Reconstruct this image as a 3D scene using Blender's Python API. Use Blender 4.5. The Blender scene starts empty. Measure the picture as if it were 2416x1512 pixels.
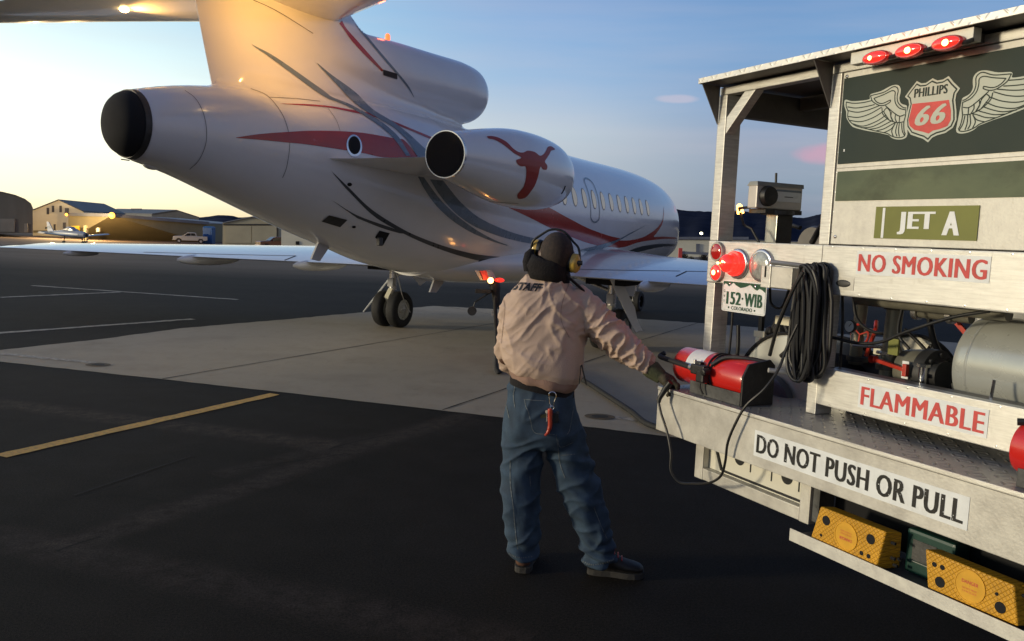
import bpy, bmesh, math, random
from mathutils import Vector, Matrix, noise, geometry
from mathutils.bvhtree import BVHTree
random.seed(7)
PI = math.pi
S = bpy.context.scene
COL = S.collection
# ------------------------------------------------------------------ camera
H, PITCH, ROLL = 1.8439, 0.1007, 0.0421        # eye height, pitch down, roll
FV, CX, CY = 1980.0, 1207.5, 756.0             # focal length and centre, in units of a 2415 x 1512 picture
cd = bpy.data.cameras.new('camera'); cam = bpy.data.objects.new('camera', cd); COL.objects.link(cam)
S.camera = cam
cd.sensor_width = 36.0; cd.lens = 36.0 * FV / 2415.0; cd.clip_start = 0.05; cd.clip_end = 30000
cam.matrix_world = Matrix.Translation((0, 0, H)) @ Matrix.Rotation(PI/2 - PITCH, 4, 'X') @ Matrix.Rotation(ROLL, 4, 'Z')
# ------------------------------------------------------------------ sky and light
SUN_AZ = math.radians(-102)                     # azimuth of the afterglow, left of the view axis (+Y)
SUN_EL = math.radians(7)
w = bpy.data.worlds.new('World'); S.world = w; w.use_nodes = True
nt = w.node_tree; nt.nodes.clear()
def wn(t, **k):
    n = nt.nodes.new(t)
    for a, b in k.items(): setattr(n, a, b)
    return n
def wmath(op, a, b=None, c=None, clamp=False):
    n = wn('ShaderNodeMath', operation=op); n.use_clamp = clamp
    for i, v in enumerate((a, b, c)):
        if v is None: continue
        if isinstance(v, (int, float)): n.inputs[i].default_value = v
        else: nt.links.new(v, n.inputs[i])
    return n.outputs[0]
def lin(c):
    return tuple(((x/255)/12.92 if x/255 <= .04045 else ((x/255+.055)/1.055)**2.4) for x in c) + (1,)
def wramp(fac, stops):
    n = wn('ShaderNodeValToRGB'); cr = n.color_ramp; cr.interpolation = 'B_SPLINE' if False else 'LINEAR'
    while len(cr.elements) > 1: cr.elements.remove(cr.elements[-1])
    for i, (p, c) in enumerate(stops):
        e = cr.elements[0] if i == 0 else cr.elements.new(p)
        e.position = p; e.color = c if len(c) == 4 else tuple(c)+(1,)
    nt.links.new(fac, n.inputs[0]); return n.outputs[0]
def wmix(f, a, b):
    n = wn('ShaderNodeMix', data_type='RGBA')
    if isinstance(f, (int, float)): n.inputs[0].default_value = f
    else: nt.links.new(f, n.inputs[0])
    nt.links.new(a, n.inputs[6]); nt.links.new(b, n.inputs[7]); return n.outputs[2]
tc = wn('ShaderNodeTexCoord'); sep = wn('ShaderNodeSeparateXYZ'); nt.links.new(tc.outputs['Generated'], sep.inputs[0])
X_, Y_, Z_ = sep.outputs
el = wmath('MULTIPLY', wmath('ARCSINE', wmath('MINIMUM', wmath('MAXIMUM', Z_, -.999), .999)), 180/PI/60)   # 0..1 = 0..60 deg
el = wmath('MAXIMUM', el, 0.0)
az = wmath('MULTIPLY', wmath('ARCTAN2', X_, Y_), 180/PI)             # degrees right of +Y
d_ = lambda e: e/60.0
left = wramp(el, [(0, lin((255,236,182))), (d_(1.2), (1.06,1.0,.70)), (d_(3.5), (1.15,1.12,.86)), (d_(6), (1.08,1.12,1.0)),
                  (d_(9), lin((225,247,248))), (d_(13), lin((176,221,243))), (d_(22), lin((128,174,222))), (d_(40), lin((72,108,168))), (1, lin((40,68,120)))])
mid = wramp(el, [(0, lin((205,165,140))), (d_(2), lin((174,177,185))), (d_(4.5), lin((174,186,200))), (d_(7), lin((184,198,212))), (d_(10), lin((150,182,217))),
                 (d_(14), lin((134,170,214))), (d_(20), lin((98,136,192))), (d_(40), lin((50,78,132))), (1, lin((38,62,112)))])
right = wramp(el, [(0, lin((84,108,140))), (d_(2), lin((100,128,160))), (d_(4), lin((128,149,176))), (d_(6.5), lin((138,153,181))), (d_(9), lin((128,156,194))),
                   (d_(13), lin((108,152,200))), (d_(18), lin((94,137,191))), (d_(40), lin((45,72,122))), (1, lin((34,56,104)))])
back = wramp(el, [(0, lin((104,100,112))), (d_(8), lin((140,136,154))), (d_(20), lin((112,126,164))), (1, lin((44,66,114)))])
def ss(a, b):    # smoothstep of azimuth
    n = wn('ShaderNodeMapRange', interpolation_type='SMOOTHSTEP'); nt.links.new(az, n.inputs[0])
    n.inputs[1].default_value = a; n.inputs[2].default_value = b; return n.outputs[0]
c1 = wmix(ss(-27, 3), left, mid); c1 = wmix(ss(0, 17), c1, right); c1 = wmix(ss(35, 95), c1, back)
c1 = wmix(ss(-105, -175), c1, back)
# very faint streaks of high haze
hz_m = wn('ShaderNodeMapping'); hz_m.inputs['Scale'].default_value = (1.2, 1.2, 14); nt.links.new(tc.outputs['Generated'], hz_m.inputs[0])
hz_n = wn('ShaderNodeTexNoise'); hz_n.inputs['Scale'].default_value = 3.0; hz_n.inputs['Detail'].default_value = 7; nt.links.new(hz_m.outputs[0], hz_n.inputs['Vector'])
hz_f = wn('ShaderNodeMapRange'); nt.links.new(hz_n.outputs[0], hz_f.inputs[0]); hz_f.inputs[1].default_value = .40; hz_f.inputs[2].default_value = .75; hz_f.inputs[4].default_value = .16
hz_c = wn('ShaderNodeRGB'); hz_c.outputs[0].default_value = lin((205,196,206)); c1 = wmix(hz_f.outputs[0], c1, hz_c.outputs[0])
# stronger yellow glow round the place where the sun went down
sunv = Vector((math.sin(math.radians(-62)), math.cos(math.radians(-62)), 0.03)).normalized()
dp = wn('ShaderNodeVectorMath', operation='DOT_PRODUCT'); nt.links.new(tc.outputs['Generated'], dp.inputs[0]); dp.inputs[1].default_value = sunv
gl = wmath('POWER', wmath('MAXIMUM', dp.outputs['Value'], 0.0), 9.0)
gl = wmath('MULTIPLY', gl, .75)
gcol = wn('ShaderNodeMix', data_type='RGBA', blend_type='ADD'); gcol.inputs[0].default_value = 1
gs = wn('ShaderNodeVectorMath', operation='SCALE'); gs.inputs[0].default_value = (1.0, .80, .52); nt.links.new(gl, gs.inputs['Scale'])
nt.links.new(c1, gcol.inputs[6]); nt.links.new(gs.outputs[0], gcol.inputs[7])
# two small lenticular clouds, pink, low in the right half of the sky
def cloud(col_in, a0, e0, ra, re, colr, k):
    da = wmath('DIVIDE', wmath('SUBTRACT', az, a0), ra)
    nz = wn('ShaderNodeTexNoise'); nz.inputs['Scale'].default_value = 22; nz.inputs['Detail'].default_value = 4
    nt.links.new(tc.outputs['Generated'], nz.inputs['Vector'])
    de = wmath('DIVIDE', wmath('SUBTRACT', wmath('MULTIPLY', el, 60.0), e0), re)
    r2 = wmath('ADD', wmath('MULTIPLY', da, da), wmath('MULTIPLY', de, de))
    r2 = wmath('ADD', r2, wmath('MULTIPLY', wmath('SUBTRACT', nz.outputs[0], .5), 1.1))
    m = wn('ShaderNodeMapRange', interpolation_type='SMOOTHSTEP'); nt.links.new(r2, m.inputs[0])
    m.inputs[1].default_value = 1.15; m.inputs[2].default_value = .35; m.inputs[3].default_value = 0; m.inputs[4].default_value = k
    rgb = wn('ShaderNodeRGB'); rgb.outputs[0].default_value = lin(colr)
    return wmix(m.outputs[0], col_in, rgb.outputs[0])
c2 = cloud(gcol.outputs[2], 21.3, 5.9, 3.6, .85, (196,150,178), .8)
c2 = cloud(c2, 10.3, 9.3, 1.6, .33, (198,188,205), .55)
sky = wn('ShaderNodeTexSky', sky_type='NISHITA'); sky.sun_disc = False; sky.sun_elevation = math.radians(1.0)
sky.sun_rotation = SUN_AZ; sky.altitude = 1500; sky.dust_density = 1.5
bg1 = wn('ShaderNodeBackground'); bg1.inputs[1].default_value = 1.0; nt.links.new(c2, bg1.inputs[0])
bg2 = wn('ShaderNodeBackground'); bg2.inputs[1].default_value = 0.05; nt.links.new(sky.outputs[0], bg2.inputs[0])
ad = wn('ShaderNodeAddShader'); nt.links.new(bg1.outputs[0], ad.inputs[0]); nt.links.new(bg2.outputs[0], ad.inputs[1])
wo = wn('ShaderNodeOutputWorld'); nt.links.new(ad.outputs[0], wo.inputs[0])
sd = bpy.data.lights.new('sun', 'SUN'); sd.energy = 2.3; sd.angle = math.radians(7); sd.color = (1.0, .86, .61)
sun = bpy.data.objects.new('sun', sd); COL.objects.link(sun)
sv = Vector((math.sin(SUN_AZ)*math.cos(SUN_EL), math.cos(SUN_AZ)*math.cos(SUN_EL), math.sin(SUN_EL)))
sun.rotation_euler = sv.to_track_quat('Z', 'Y').to_euler()
S.view_settings.view_transform = 'Standard'; S.view_settings.look = 'None'; S.view_settings.exposure = 0.0; S.view_settings.gamma = 1
S.render.engine = 'CYCLES'
# ------------------------------------------------------------------ frames: pixel rays, truck and jet
TX, TY, TTH = 1.0142, 4.4077, 0.4718
JX, JY, JH = -0.3227, 15.0934, 0.4628
def ray(u, v):
    a, b = u-CX, v-CY; c, s = math.cos(ROLL), math.sin(ROLL)
    a, b = a*c+b*s, -a*s+b*c
    x, y, z = a/FV, 1.0, -b/FV; cp, sp = math.cos(PITCH), math.sin(PITCH)
    return Vector((x, y*cp+z*sp, -y*sp+z*cp))
def at(u, v, Y): d = ray(u, v); return d*(Y/d.y) + Vector((0, 0, H))
def G(u, v, z=0.0): d = ray(u, v); return d*((z-H)/d.z) + Vector((0, 0, H))
MT = Matrix.Translation((TX, TY, 0)) @ Matrix.Rotation(math.atan2(-math.cos(TTH), math.sin(TTH)), 4, 'Z')
MJ = Matrix.Translation((JX, JY, 0)) @ Matrix.Rotation(PI/2-JH, 4, 'Z')
MTi, MJi = MT.inverted(), MJ.inverted()
def TP(u, v, y=0.0):                            # picture point -> truck-local point on the plane y = const
    o = MTi @ Vector((0, 0, H)); d = MTi.to_3x3() @ ray(u, v); return o + d*((y-o.y)/d.y)
def zf(x0, y0, s): return lambda x, y: ((x0+x/s)/1.66957, (y0+y/s)/1.66957)
z1 = zf(0, 0, 1924/1400); z2 = zf(1200, 0, 1890/1500); z3 = zf(2650, 0, 2090/1382); z4 = zf(2550, 950, 2134/1482)
z5 = zf(700, 0, 2.16); z6 = zf(2050, 600, 1966/650); z7 = zf(0, 700, 2416/1300); z8 = zf(2650, 1600, 2261/1382)
zg = zf(0, 1100, 2141/2016); zL = zf(3300, 200, 2416/732); zj = zf(1850, 850, 1701/900); zk = zf(1850, 1450, 1.68); zr = zf(2400, 800, 2416/600)
zb = zf(2250, 1050, 4.32); za = zf(1350, 950, 2416/650); zh = zf(2000, 850, 5.04)
# ------------------------------------------------------------------ materials
MATS = {}
def split_loose(o):                              # loose pieces of one mesh become objects of the same name and parent
    if o is None: return o
    bm = bmesh.new(); bm.from_mesh(o.data); bm.verts.ensure_lookup_table(); seen = set(); isl = []
    for v in bm.verts:
        if v.index in seen or not v.link_faces: continue
        st = [v]; seen.add(v.index); comp = []
        while st:
            q = st.pop(); comp.append(q.index)
            for k in [w_ for f_ in q.link_faces for w_ in f_.verts]:
                if k.index not in seen: seen.add(k.index); st.append(k)
        isl.append(comp)
    if len(isl) < 2: bm.free(); return o
    for comp in isl[1:]:
        cs = set(comp); c = bmesh.new(); c.from_mesh(o.data); c.verts.ensure_lookup_table()
        bmesh.ops.delete(c, geom=[v for v in c.verts if v.index not in cs], context='VERTS')
        me = bpy.data.meshes.new(o.name); c.to_mesh(me); c.free()
        for m in o.data.materials: me.materials.append(m)
        n = bpy.data.objects.new(o.name, me); COL.objects.link(n); n.parent = o.parent
    cs = set(isl[0]); bmesh.ops.delete(bm, geom=[v for v in bm.verts if v.index not in cs], context='VERTS'); bm.to_mesh(o.data); bm.free(); return o
def mat(name, col, rough=.5, metal=0.0, noise_amt=.12, nscale=8.0, bump=0.0, bscale=60.0, emit=None, estr=0.0, coat=0.0, col2=None, stretch=None, spec=.5, alpha=None, trans=0.0, detail=4.0, rvar=.1):
    m = bpy.data.materials.new(name); m.use_nodes = True; MATS[name] = m
    n = m.node_tree.nodes; l = m.node_tree.links; b = n['Principled BSDF']
    t = n.new('ShaderNodeTexCoord'); mp = n.new('ShaderNodeMapping'); l.new(t.outputs['Object'], mp.inputs[0])
    if stretch: mp.inputs['Scale'].default_value = stretch
    nz = n.new('ShaderNodeTexNoise'); nz.inputs['Scale'].default_value = nscale; nz.inputs['Detail'].default_value = detail; nz.inputs['Roughness'].default_value = .6
    l.new(mp.outputs[0], nz.inputs['Vector'])
    cr = n.new('ShaderNodeValToRGB'); l.new(nz.outputs[0], cr.inputs[0])
    c2 = col2 if col2 else tuple(max(0, c*(1-noise_amt*2)) for c in col)
    cr.color_ramp.elements[0].position = .32; cr.color_ramp.elements[1].position = .68
    cr.color_ramp.elements[0].color = tuple(c2)+(1,); cr.color_ramp.elements[1].color = tuple(col)+(1,)
    l.new(cr.outputs[0], b.inputs['Base Color'])
    mr = n.new('ShaderNodeMapRange'); l.new(nz.outputs[0], mr.inputs[0]); mr.inputs[3].default_value = max(0, rough-rvar); mr.inputs[4].default_value = min(1, rough+rvar)
    l.new(mr.outputs[0], b.inputs['Roughness'])
    b.inputs['Metallic'].default_value = metal; b.inputs['Specular IOR Level'].default_value = spec
    if coat: b.inputs['Coat Weight'].default_value = coat; b.inputs['Coat Roughness'].default_value = .06
    if trans: b.inputs['Transmission Weight'].default_value = trans
    if emit: b.inputs['Emission Color'].default_value = tuple(emit)+(1,); b.inputs['Emission Strength'].default_value = estr
    if bump:
        n2 = n.new('ShaderNodeTexNoise'); n2.inputs['Scale'].default_value = bscale; n2.inputs['Detail'].default_value = 3
        l.new(mp.outputs[0], n2.inputs['Vector'])
        bp = n.new('ShaderNodeBump'); bp.inputs['Strength'].default_value = bump; bp.inputs['Distance'].default_value = .01
        l.new(n2.outputs[0], bp.inputs['Height']); l.new(bp.outputs[0], b.inputs['Normal'])
    return m
def diamond_plate(name, col, scale=16.0, ax=1):
    m = mat(name, col, .45, .55, .1, 5, rvar=.12); n = m.node_tree.nodes; l = m.node_tree.links; b = n['Principled BSDF']
    t = n.new('ShaderNodeTexCoord'); sp = n.new('ShaderNodeSeparateXYZ'); l.new(t.outputs['Object'], sp.inputs[0])
    def M(op, a, b_=None):
        q = n.new('ShaderNodeMath'); q.operation = op
        for i, v in enumerate((a, b_)):
            if v is None: continue
            if isinstance(v, (int, float)): q.inputs[i].default_value = v
            else: l.new(v, q.inputs[i])
        return q.outputs[0]
    s = M('ADD', sp.outputs[0], sp.outputs[ax]); d = M('SUBTRACT', sp.outputs[0], sp.outputs[ax])
    k = 2*PI*scale
    a1 = M('SINE', M('MULTIPLY', s, k)); a2 = M('SINE', M('MULTIPLY', d, k*.5)); c1_ = M('SINE', M('MULTIPLY', d, k)); c2_ = M('COSINE', M('MULTIPLY', s, k*.5))
    h1 = M('MULTIPLY', M('POWER', M('MAXIMUM', a1, 0), 5), M('MAXIMUM', a2, 0)); h2 = M('MULTIPLY', M('POWER', M('MAXIMUM', c1_, 0), 5), M('MAXIMUM', c2_, 0))
    h = M('MAXIMUM', h1, h2)
    bp = n.new('ShaderNodeBump'); bp.inputs['Strength'].default_value = 1.0 if ax == 1 else .35; bp.inputs['Distance'].default_value = .006; l.new(h, bp.inputs['Height']); l.new(bp.outputs[0], b.inputs['Normal'])
    return m
mat('white_paint', (.78,.78,.77), .22, 0, .02, 2.0, coat=.6, rvar=.06)
mat('red_paint', (.42,.045,.03), .25, 0, .06, 3, coat=.4)
mat('grey_paint', (.17,.22,.26), .28, 0, .05, 3, coat=.4)
mat('dark_paint', (.05,.06,.07), .3, 0, .05, 3, coat=.4)
mat('bare_metal', (.72,.71,.69), .28, .9, .1, 6)
mat('dark_metal', (.06,.06,.06), .5, .5, .2, 12)
mat('black_hole', (.008,.008,.009), .9, 0, .2, 5)
mat('rubber', (.018,.018,.018), .75, 0, .3, 20, bump=.2, bscale=90)
mat('seam', (.16,.15,.15), .6, 0, .1, 3)
mat('cabin_window', (.22,.23,.24), .12, 0, .25, 3, emit=(1,.86,.62), estr=.16)
mat('alu', (.70,.69,.63), .42, .5, .16, 9, bump=.15, bscale=160, stretch=(1,1,12), rvar=.16, col2=(.50,.485,.44), detail=8)
mat('alu_panel', (.66,.64,.56), .55, .3, .14, 22, bump=.1, bscale=120, col2=(.53,.51,.455), detail=12)
mat('alu_dull', (.63,.61,.54), .5, .35, .12, 9, bump=.1, bscale=90, col2=(.46,.44,.39), detail=8)
mat('alu_dark', (.16,.15,.14), .5, .5, .15, 6)
diamond_plate('tread_plate', (.36,.35,.33)); diamond_plate('tread_plate_bright', (.74,.72,.66), 20, 2)
mat('decal_green', (.022,.036,.032), .55, 0, .2, 1.6, col2=(.030,.042,.030), spec=.2)
mat('decal_sage', (.15,.175,.10), .55, 0, .25, 2.2, col2=(.085,.11,.07), stretch=(1,1,2), spec=.2)
mat('decal_olive', (.22,.23,.06), .55, 0, .1, 4, spec=.25)
mat('decal_cream', (.52,.56,.47), .55, 0, .05, 4, spec=.25)
mat('decal_red', (.66,.085,.075), .5, 0, .12, 20, spec=.3)
mat('decal_white', (.80,.82,.80), .42, 0, .06, 14)
mat('decal_black', (.012,.012,.012), .45, 0, .3, 40)
mat('plate_green', (.01,.075,.035), .35, 0, .1, 10)
mat('lens_red_lit', (.55,.01,.01), .15, 0, .1, 30, emit=(1,.035,.02), estr=1.3, coat=1)
mat('lens_red', (.30,.012,.01), .12, 0, .1, 30, emit=(1,.03,.02), estr=.10, coat=1)
mat('lens_hot', (1,.4,.1), .2, 0, .1, 30, emit=(1,.42,.10), estr=14)
mat('lens_clear', (.42,.44,.40), .18, .1, .2, 40, coat=1, bump=.3, bscale=30)
mat('lens_amber', (.6,.25,.02), .2, 0, .1, 30, emit=(1,.45,.10), estr=7)
mat('black_plastic', (.012,.012,.012), .5, 0, .2, 15, bump=.1)
mat('cable', (.010,.010,.010), .48, 0, .2, 15)
mat('tank_paint', (.50,.51,.46), .28, .35, .1, 4, rvar=.08)
mat('pipe_grey', (.23,.22,.17), .42, .3, .2, 8)
mat('reel_paint', (.82,.79,.66), .35, .1, .1, 3)
mat('reel_dark', (.12,.13,.15), .3, .3, .2, 3)
mat('extinguisher_red', (.62,.018,.012), .32, 0, .06, 4, coat=.5)
mat('valve_red', (.55,.04,.02), .35, 0, .2, 12)
mat('bracket_grey', (.10,.10,.095), .6, .2, .3, 12, bump=.2)
mat('chock_yellow', (.72,.36,.02), .45, 0, .14, 10, bump=.25, bscale=80)
mat('case_green', (.012,.06,.045), .4, 0, .2, 6)
mat('asphalt_line', (.80,.44,.075), .8, 0, .4, 26, bump=.3, bscale=120, col2=(.42,.25,.07), detail=8)
mat('faded_line', (.50,.44,.34), .85, 0, .5, 14, col2=(.20,.175,.14), detail=8)
mat('rust_stain', (.15,.10,.04), .9, 0, .3, 14, col2=(.05,.04,.03))
mat('hole_dark', (.03,.025,.015), .9, 0, .4, 14)
mat('denim', (.040,.076,.120), .85, 0, .28, 11, bump=.35, bscale=260, col2=(.018,.036,.062), detail=8)
mat('denim_seam', (.19,.22,.23), .85, 0, .4, 60)
mat('jacket', (.58,.425,.325), .8, 0, .08, 5, bump=.3, bscale=200, col2=(.48,.345,.26), detail=9)
mat('knit_rib', (.40,.25,.19), .85, 0, .1, 8, bump=.5, bscale=120, stretch=(3,3,.3))
mat('skin', (.12,.06,.038), .5, 0, .12, 9)
mat('hair', (.046,.030,.022), .8, 0, .3, 60, bump=.5, bscale=300)
mat('fleece', (.012,.009,.009), .95, 0, .3, 20, bump=.5, bscale=120)
mat('glove', (.075,.062,.035), .8, 0, .2, 16, bump=.4, bscale=120)
mat('glove_cuff', (.085,.095,.045), .85, 0, .2, 30, bump=.5, bscale=150)
mat('boot', (.030,.025,.020), .6, 0, .3, 14, bump=.3)
mat('boot_sole', (.042,.039,.034), .8, 0, .2, 14, bump=.3)
mat('muff_yellow', (.62,.40,.07), .3, 0, .12, 8, coat=.3)
mat('mountain', (.032,.038,.058), .95, 0, .3, .004, col2=(.020,.025,.040), spec=0)
mat('mountain_snow', (.05,.06,.09), .95, 0, .3, .004, col2=(.018,.022,.040), spec=0)
mat('cream_wall', (.78,.74,.56), .7, 0, .08, .3)
mat('tan_wall', (.27,.24,.14), .75, 0, .1, .3)
mat('beige_wall', (.42,.39,.27), .7, 0, .08, .4)
mat('grey_wall', (.10,.10,.10), .75, 0, .25, .25, stretch=(1,1,.2))
mat('grey_wall_light', (.17,.17,.165), .75, 0, .15, .3)
mat('dark_roof', (.085,.09,.11), .6, .1, .15, .3)
mat('light_roof', (.22,.24,.28), .6, .2, .15, .3)
mat('yellow_door', (.55,.38,.02), .6, 0, .1, 1)
mat('dark_glass', (.02,.022,.028), .12, 0, .2, 3)
mat('truck_white', (.38,.41,.45), .35, 0, .05, 1)
mat('truck_maroon', (.10,.012,.015), .3, 0, .1, 1)
mat('toilet_blue', (.015,.10,.34), .5, 0, .1, 1)
mat('lamp_orange', (1,.5,.1), .4, 0, .1, 1, emit=(1,.42,.06), estr=2.6)
mat('logo_lens', (1,.6,.2), .4, 0, .1, 1, emit=(1,.62,.2), estr=25); mat('beacon_red', (1,.2,.05), .2, 0, .1, 1, emit=(1,.13,.035), estr=2.2)
mat('lamp_white', (1,.9,.5), .4, 0, .1, 1, emit=(1,.95,.62), estr=12)
mat('bark', (.04,.03,.022), .9, 0, .2, 4); mat('foliage_dark', (.035,.035,.022), .9, 0, .4, 2)
mat('emblem_red', (.36,.040,.025), .42, 0, .06, 3, spec=.3); mat('chrome', (.85,.84,.82), .12, 1, .05, 5)
mat('coral_red', (.50,.06,.03), .35, 0, .1, 30)
mat('parking_white', (.5,.5,.5), .6, 0, .1, 3)
def grime(name, colr, scale, amt, stretch=(1,1,1), lo=.52, hi=.72):
    m = MATS[name]; n = m.node_tree.nodes; l = m.node_tree.links; b = n['Principled BSDF']
    t = n.new('ShaderNodeTexCoord'); mp = n.new('ShaderNodeMapping'); mp.inputs['Scale'].default_value = stretch; l.new(t.outputs['Object'], mp.inputs[0])
    z = n.new('ShaderNodeTexNoise'); z.inputs['Scale'].default_value = scale; z.inputs['Detail'].default_value = 10; z.inputs['Roughness'].default_value = .68; l.new(mp.outputs[0], z.inputs['Vector'])
    r = n.new('ShaderNodeMapRange'); l.new(z.outputs[0], r.inputs[0]); r.inputs[1].default_value = lo; r.inputs[2].default_value = hi; r.inputs[4].default_value = amt
    x = n.new('ShaderNodeMix'); x.data_type = 'RGBA'; src = b.inputs['Base Color'].links[0].from_socket; l.new(r.outputs[0], x.inputs[0]); l.new(src, x.inputs[6]); x.inputs[7].default_value = tuple(colr)+(1,); l.new(x.outputs[2], b.inputs['Base Color'])
for nm in ('alu', 'alu_panel', 'alu_dull'):
    grime(nm, (.26,.24,.20), 3.0, .28, (1,1,1), .50, .78); grime(nm, (.30,.27,.21), 34, .32, (1,1,.5), .58, .72)
grime('tank_paint', (.35,.34,.29), 5, .2); grime('extinguisher_red', (.15,.02,.015), 9, .35); grime('decal_white', (.45,.43,.36), 12, .45, (1,1,1), .55, .75)
grime('decal_sage', (.05,.055,.035), 2.2, .7, (1,1,1.5), .50, .68); grime('chock_yellow', (.25,.13,.03), 14, .5, (1,1,1), .56, .72); grime('black_plastic', (.05,.05,.045), 20, .5)
# ------------------------------------------------------------------ mesh helpers
class MB:
    def __init__(s): s.v = []; s.f = []; s.m = []; s.cur = 0; s.st = []
    def add(s, vs, fs):
        b = len(s.v); s.st.append(b); s.v += [Vector(x) for x in vs]; s.f += [tuple(b+i for i in f) for f in fs]; s.m += [s.cur]*len(fs); return s
    def box(s, x0, x1, y0, y1, z0, z1, M=None):
        vs = [Vector((x, y, z)) for z in (z0, z1) for y in (y0, y1) for x in (x0, x1)]
        if M: vs = [M @ q for q in vs]
        return s.add(vs, [(0,2,3,1),(4,5,7,6),(0,1,5,4),(2,6,7,3),(0,4,6,2),(1,3,7,5)])
    def cbox(s, c, d, M=None):
        return s.box(c[0]-d[0]/2, c[0]+d[0]/2, c[1]-d[1]/2, c[1]+d[1]/2, c[2]-d[2]/2, c[2]+d[2]/2, M)
    def bar(s, p, q, wx, wz, up=(0,0,1)):       # rectangular bar from p to q
        p, q = Vector(p), Vector(q); d = (q-p).normalized(); up = Vector(up)
        if abs(d.dot(up)) > .99: up = Vector((1,0,0))
        x = d.cross(up).normalized(); z = x.cross(d)
        vs = [o + x*a*wx/2 + z*b*wz/2 for o in (p, q) for a, b in ((-1,-1),(1,-1),(1,1),(-1,1))]
        return s.add(vs, [(0,1,2,3),(7,6,5,4),(0,4,5,1),(1,5,6,2),(2,6,7,3),(3,7,4,0)])
    def tube(s, pts, r, n=10, cap=True, squash=None):
        pts = [Vector(p) for p in pts]; R = r if isinstance(r, (list, tuple)) else [r]*len(pts)
        vs = []; up = None; N = len(pts)
        for i, p in enumerate(pts):
            d = (pts[min(i+1, N-1)] - pts[max(i-1, 0)]).normalized()
            if up is None:
                up = Vector((0,0,1)) if abs(d.z) < .9 else Vector((1,0,0))
            x = d.cross(up).normalized(); up = x.cross(d).normalized()
            for k in range(n):
                a = 2*PI*k/n; vs.append(p + x*math.cos(a)*R[i] + up*math.sin(a)*R[i]*(squash or 1))
        fs = [(i*n+k, i*n+(k+1)%n, (i+1)*n+(k+1)%n, (i+1)*n+k) for i in range(N-1) for k in range(n)]
        if cap: fs += [tuple(range(n))[::-1], tuple((N-1)*n+k for k in range(n))]
        return s.add(vs, fs)
    def build_each(s, name, mt, parent=None, **k):   # one object per added shape
        out = []; st = s.st + [len(s.v)]; fi = 0
        for a, b in zip(st, st[1:]):
            q = MB(); q.v = s.v[a:b]; q.f = [tuple(i-a for i in f) for f in s.f if a <= f[0] < b]; q.m = [0]*len(q.f); out.append(q.build(name, mt, parent, **k))
        return out
    def cyl(s, p, q, r, n=20, r2=None): return s.tube([p, q], [r, r if r2 is None else r2], n)
    def lathe(s, prof, o, ax, n=32, cap=False):  # prof: (along, radius)
        o = Vector(o); ax = Vector(ax).normalized(); x = ax.orthogonal().normalized(); y = ax.cross(x)
        vs = [o + ax*t + (x*math.cos(2*PI*k/n) + y*math.sin(2*PI*k/n))*r for t, r in prof for k in range(n)]
        N = len(prof); fs = [(i*n+k, i*n+(k+1)%n, (i+1)*n+(k+1)%n, (i+1)*n+k) for i in range(N-1) for k in range(n)]
        if cap: fs += [tuple(range(n))[::-1], tuple((N-1)*n+k for k in range(n))]
        return s.add(vs, fs)
    def rings(s, rs, cap=True):
        n = len(rs[0]); vs = [p for r in rs for p in r]; N = len(rs)
        fs = [(i*n+k, i*n+(k+1)%n, (i+1)*n+(k+1)%n, (i+1)*n+k) for i in range(N-1) for k in range(n)]
        if cap: fs += [tuple(range(n))[::-1], tuple((N-1)*n+k for k in range(n))]
        return s.add(vs, fs)
    def prism(s, poly, d):                       # poly: 3D points (planar), d: extrusion vector
        n = len(poly); P = [Vector(p) for p in poly]; d = Vector(d)
        return s.add(P + [p+d for p in P], [tuple(range(n))[::-1], tuple(range(n, 2*n))] + [(i, (i+1)%n, n+(i+1)%n, n+i) for i in range(n)])
    def face(s, poly): return s.add(poly, [tuple(range(len(poly)))])
    def ball(s, c, r, n=16, sc=(1,1,1)):
        c = Vector(c); m = n//2; rs = []
        for i in range(1, m):
            t = PI*i/m; rs.append([c + Vector((math.sin(t)*math.cos(2*PI*k/n)*r*sc[0], math.sin(t)*math.sin(2*PI*k/n)*r*sc[1], math.cos(t)*r*sc[2])) for k in range(n)])
        b = len(s.v); s.rings(rs, False)
        t0 = b+len(rs)*n; s.v += [c+Vector((0,0,r*sc[2])), c-Vector((0,0,r*sc[2]))]
        for k in range(n):
            s.f.append((t0, b+k, b+(k+1)%n)); s.f.append((t0+1, b+(m-2)*n+(k+1)%n, b+(m-2)*n+k)); s.m += [s.cur]*2
        return s
    def build(s, name, mt, parent=None, smooth=False, bevel=0.0, angle=35, seg=2):
        me = bpy.data.meshes.new(name); me.from_pydata([tuple(v) for v in s.v], [], s.f)
        for x in (mt if isinstance(mt, (list, tuple)) else [mt]): me.materials.append(MATS[x])
        if any(s.m):
            for p, k in zip(me.polygons, s.m): p.material_index = k
        bm = bmesh.new(); bm.from_mesh(me); bmesh.ops.recalc_face_normals(bm, faces=bm.faces)
        if bevel:
            bmesh.ops.remove_doubles(bm, verts=bm.verts, dist=1e-5)
            es = [e for e in bm.edges if len(e.link_faces) == 2 and e.calc_face_angle(0) > .6]
            bmesh.ops.bevel(bm, geom=es, offset=bevel, segments=seg, affect='EDGES', profile=.6, clamp_overlap=True)
        bm.to_mesh(me); bm.free()
        if smooth:
            for p in me.polygons: p.use_smooth = True
            if angle < 180: me.set_sharp_from_angle(angle=math.radians(angle))
        o = bpy.data.objects.new(name, me); COL.objects.link(o)
        if parent: o.parent = parent
        return o
def tag(o, label=None, cat=None, group=None, kind=None):
    if label: o['label'] = label
    if cat: o['category'] = cat
    if group: o['group'] = group
    if kind: o['kind'] = kind
    return o
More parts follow.
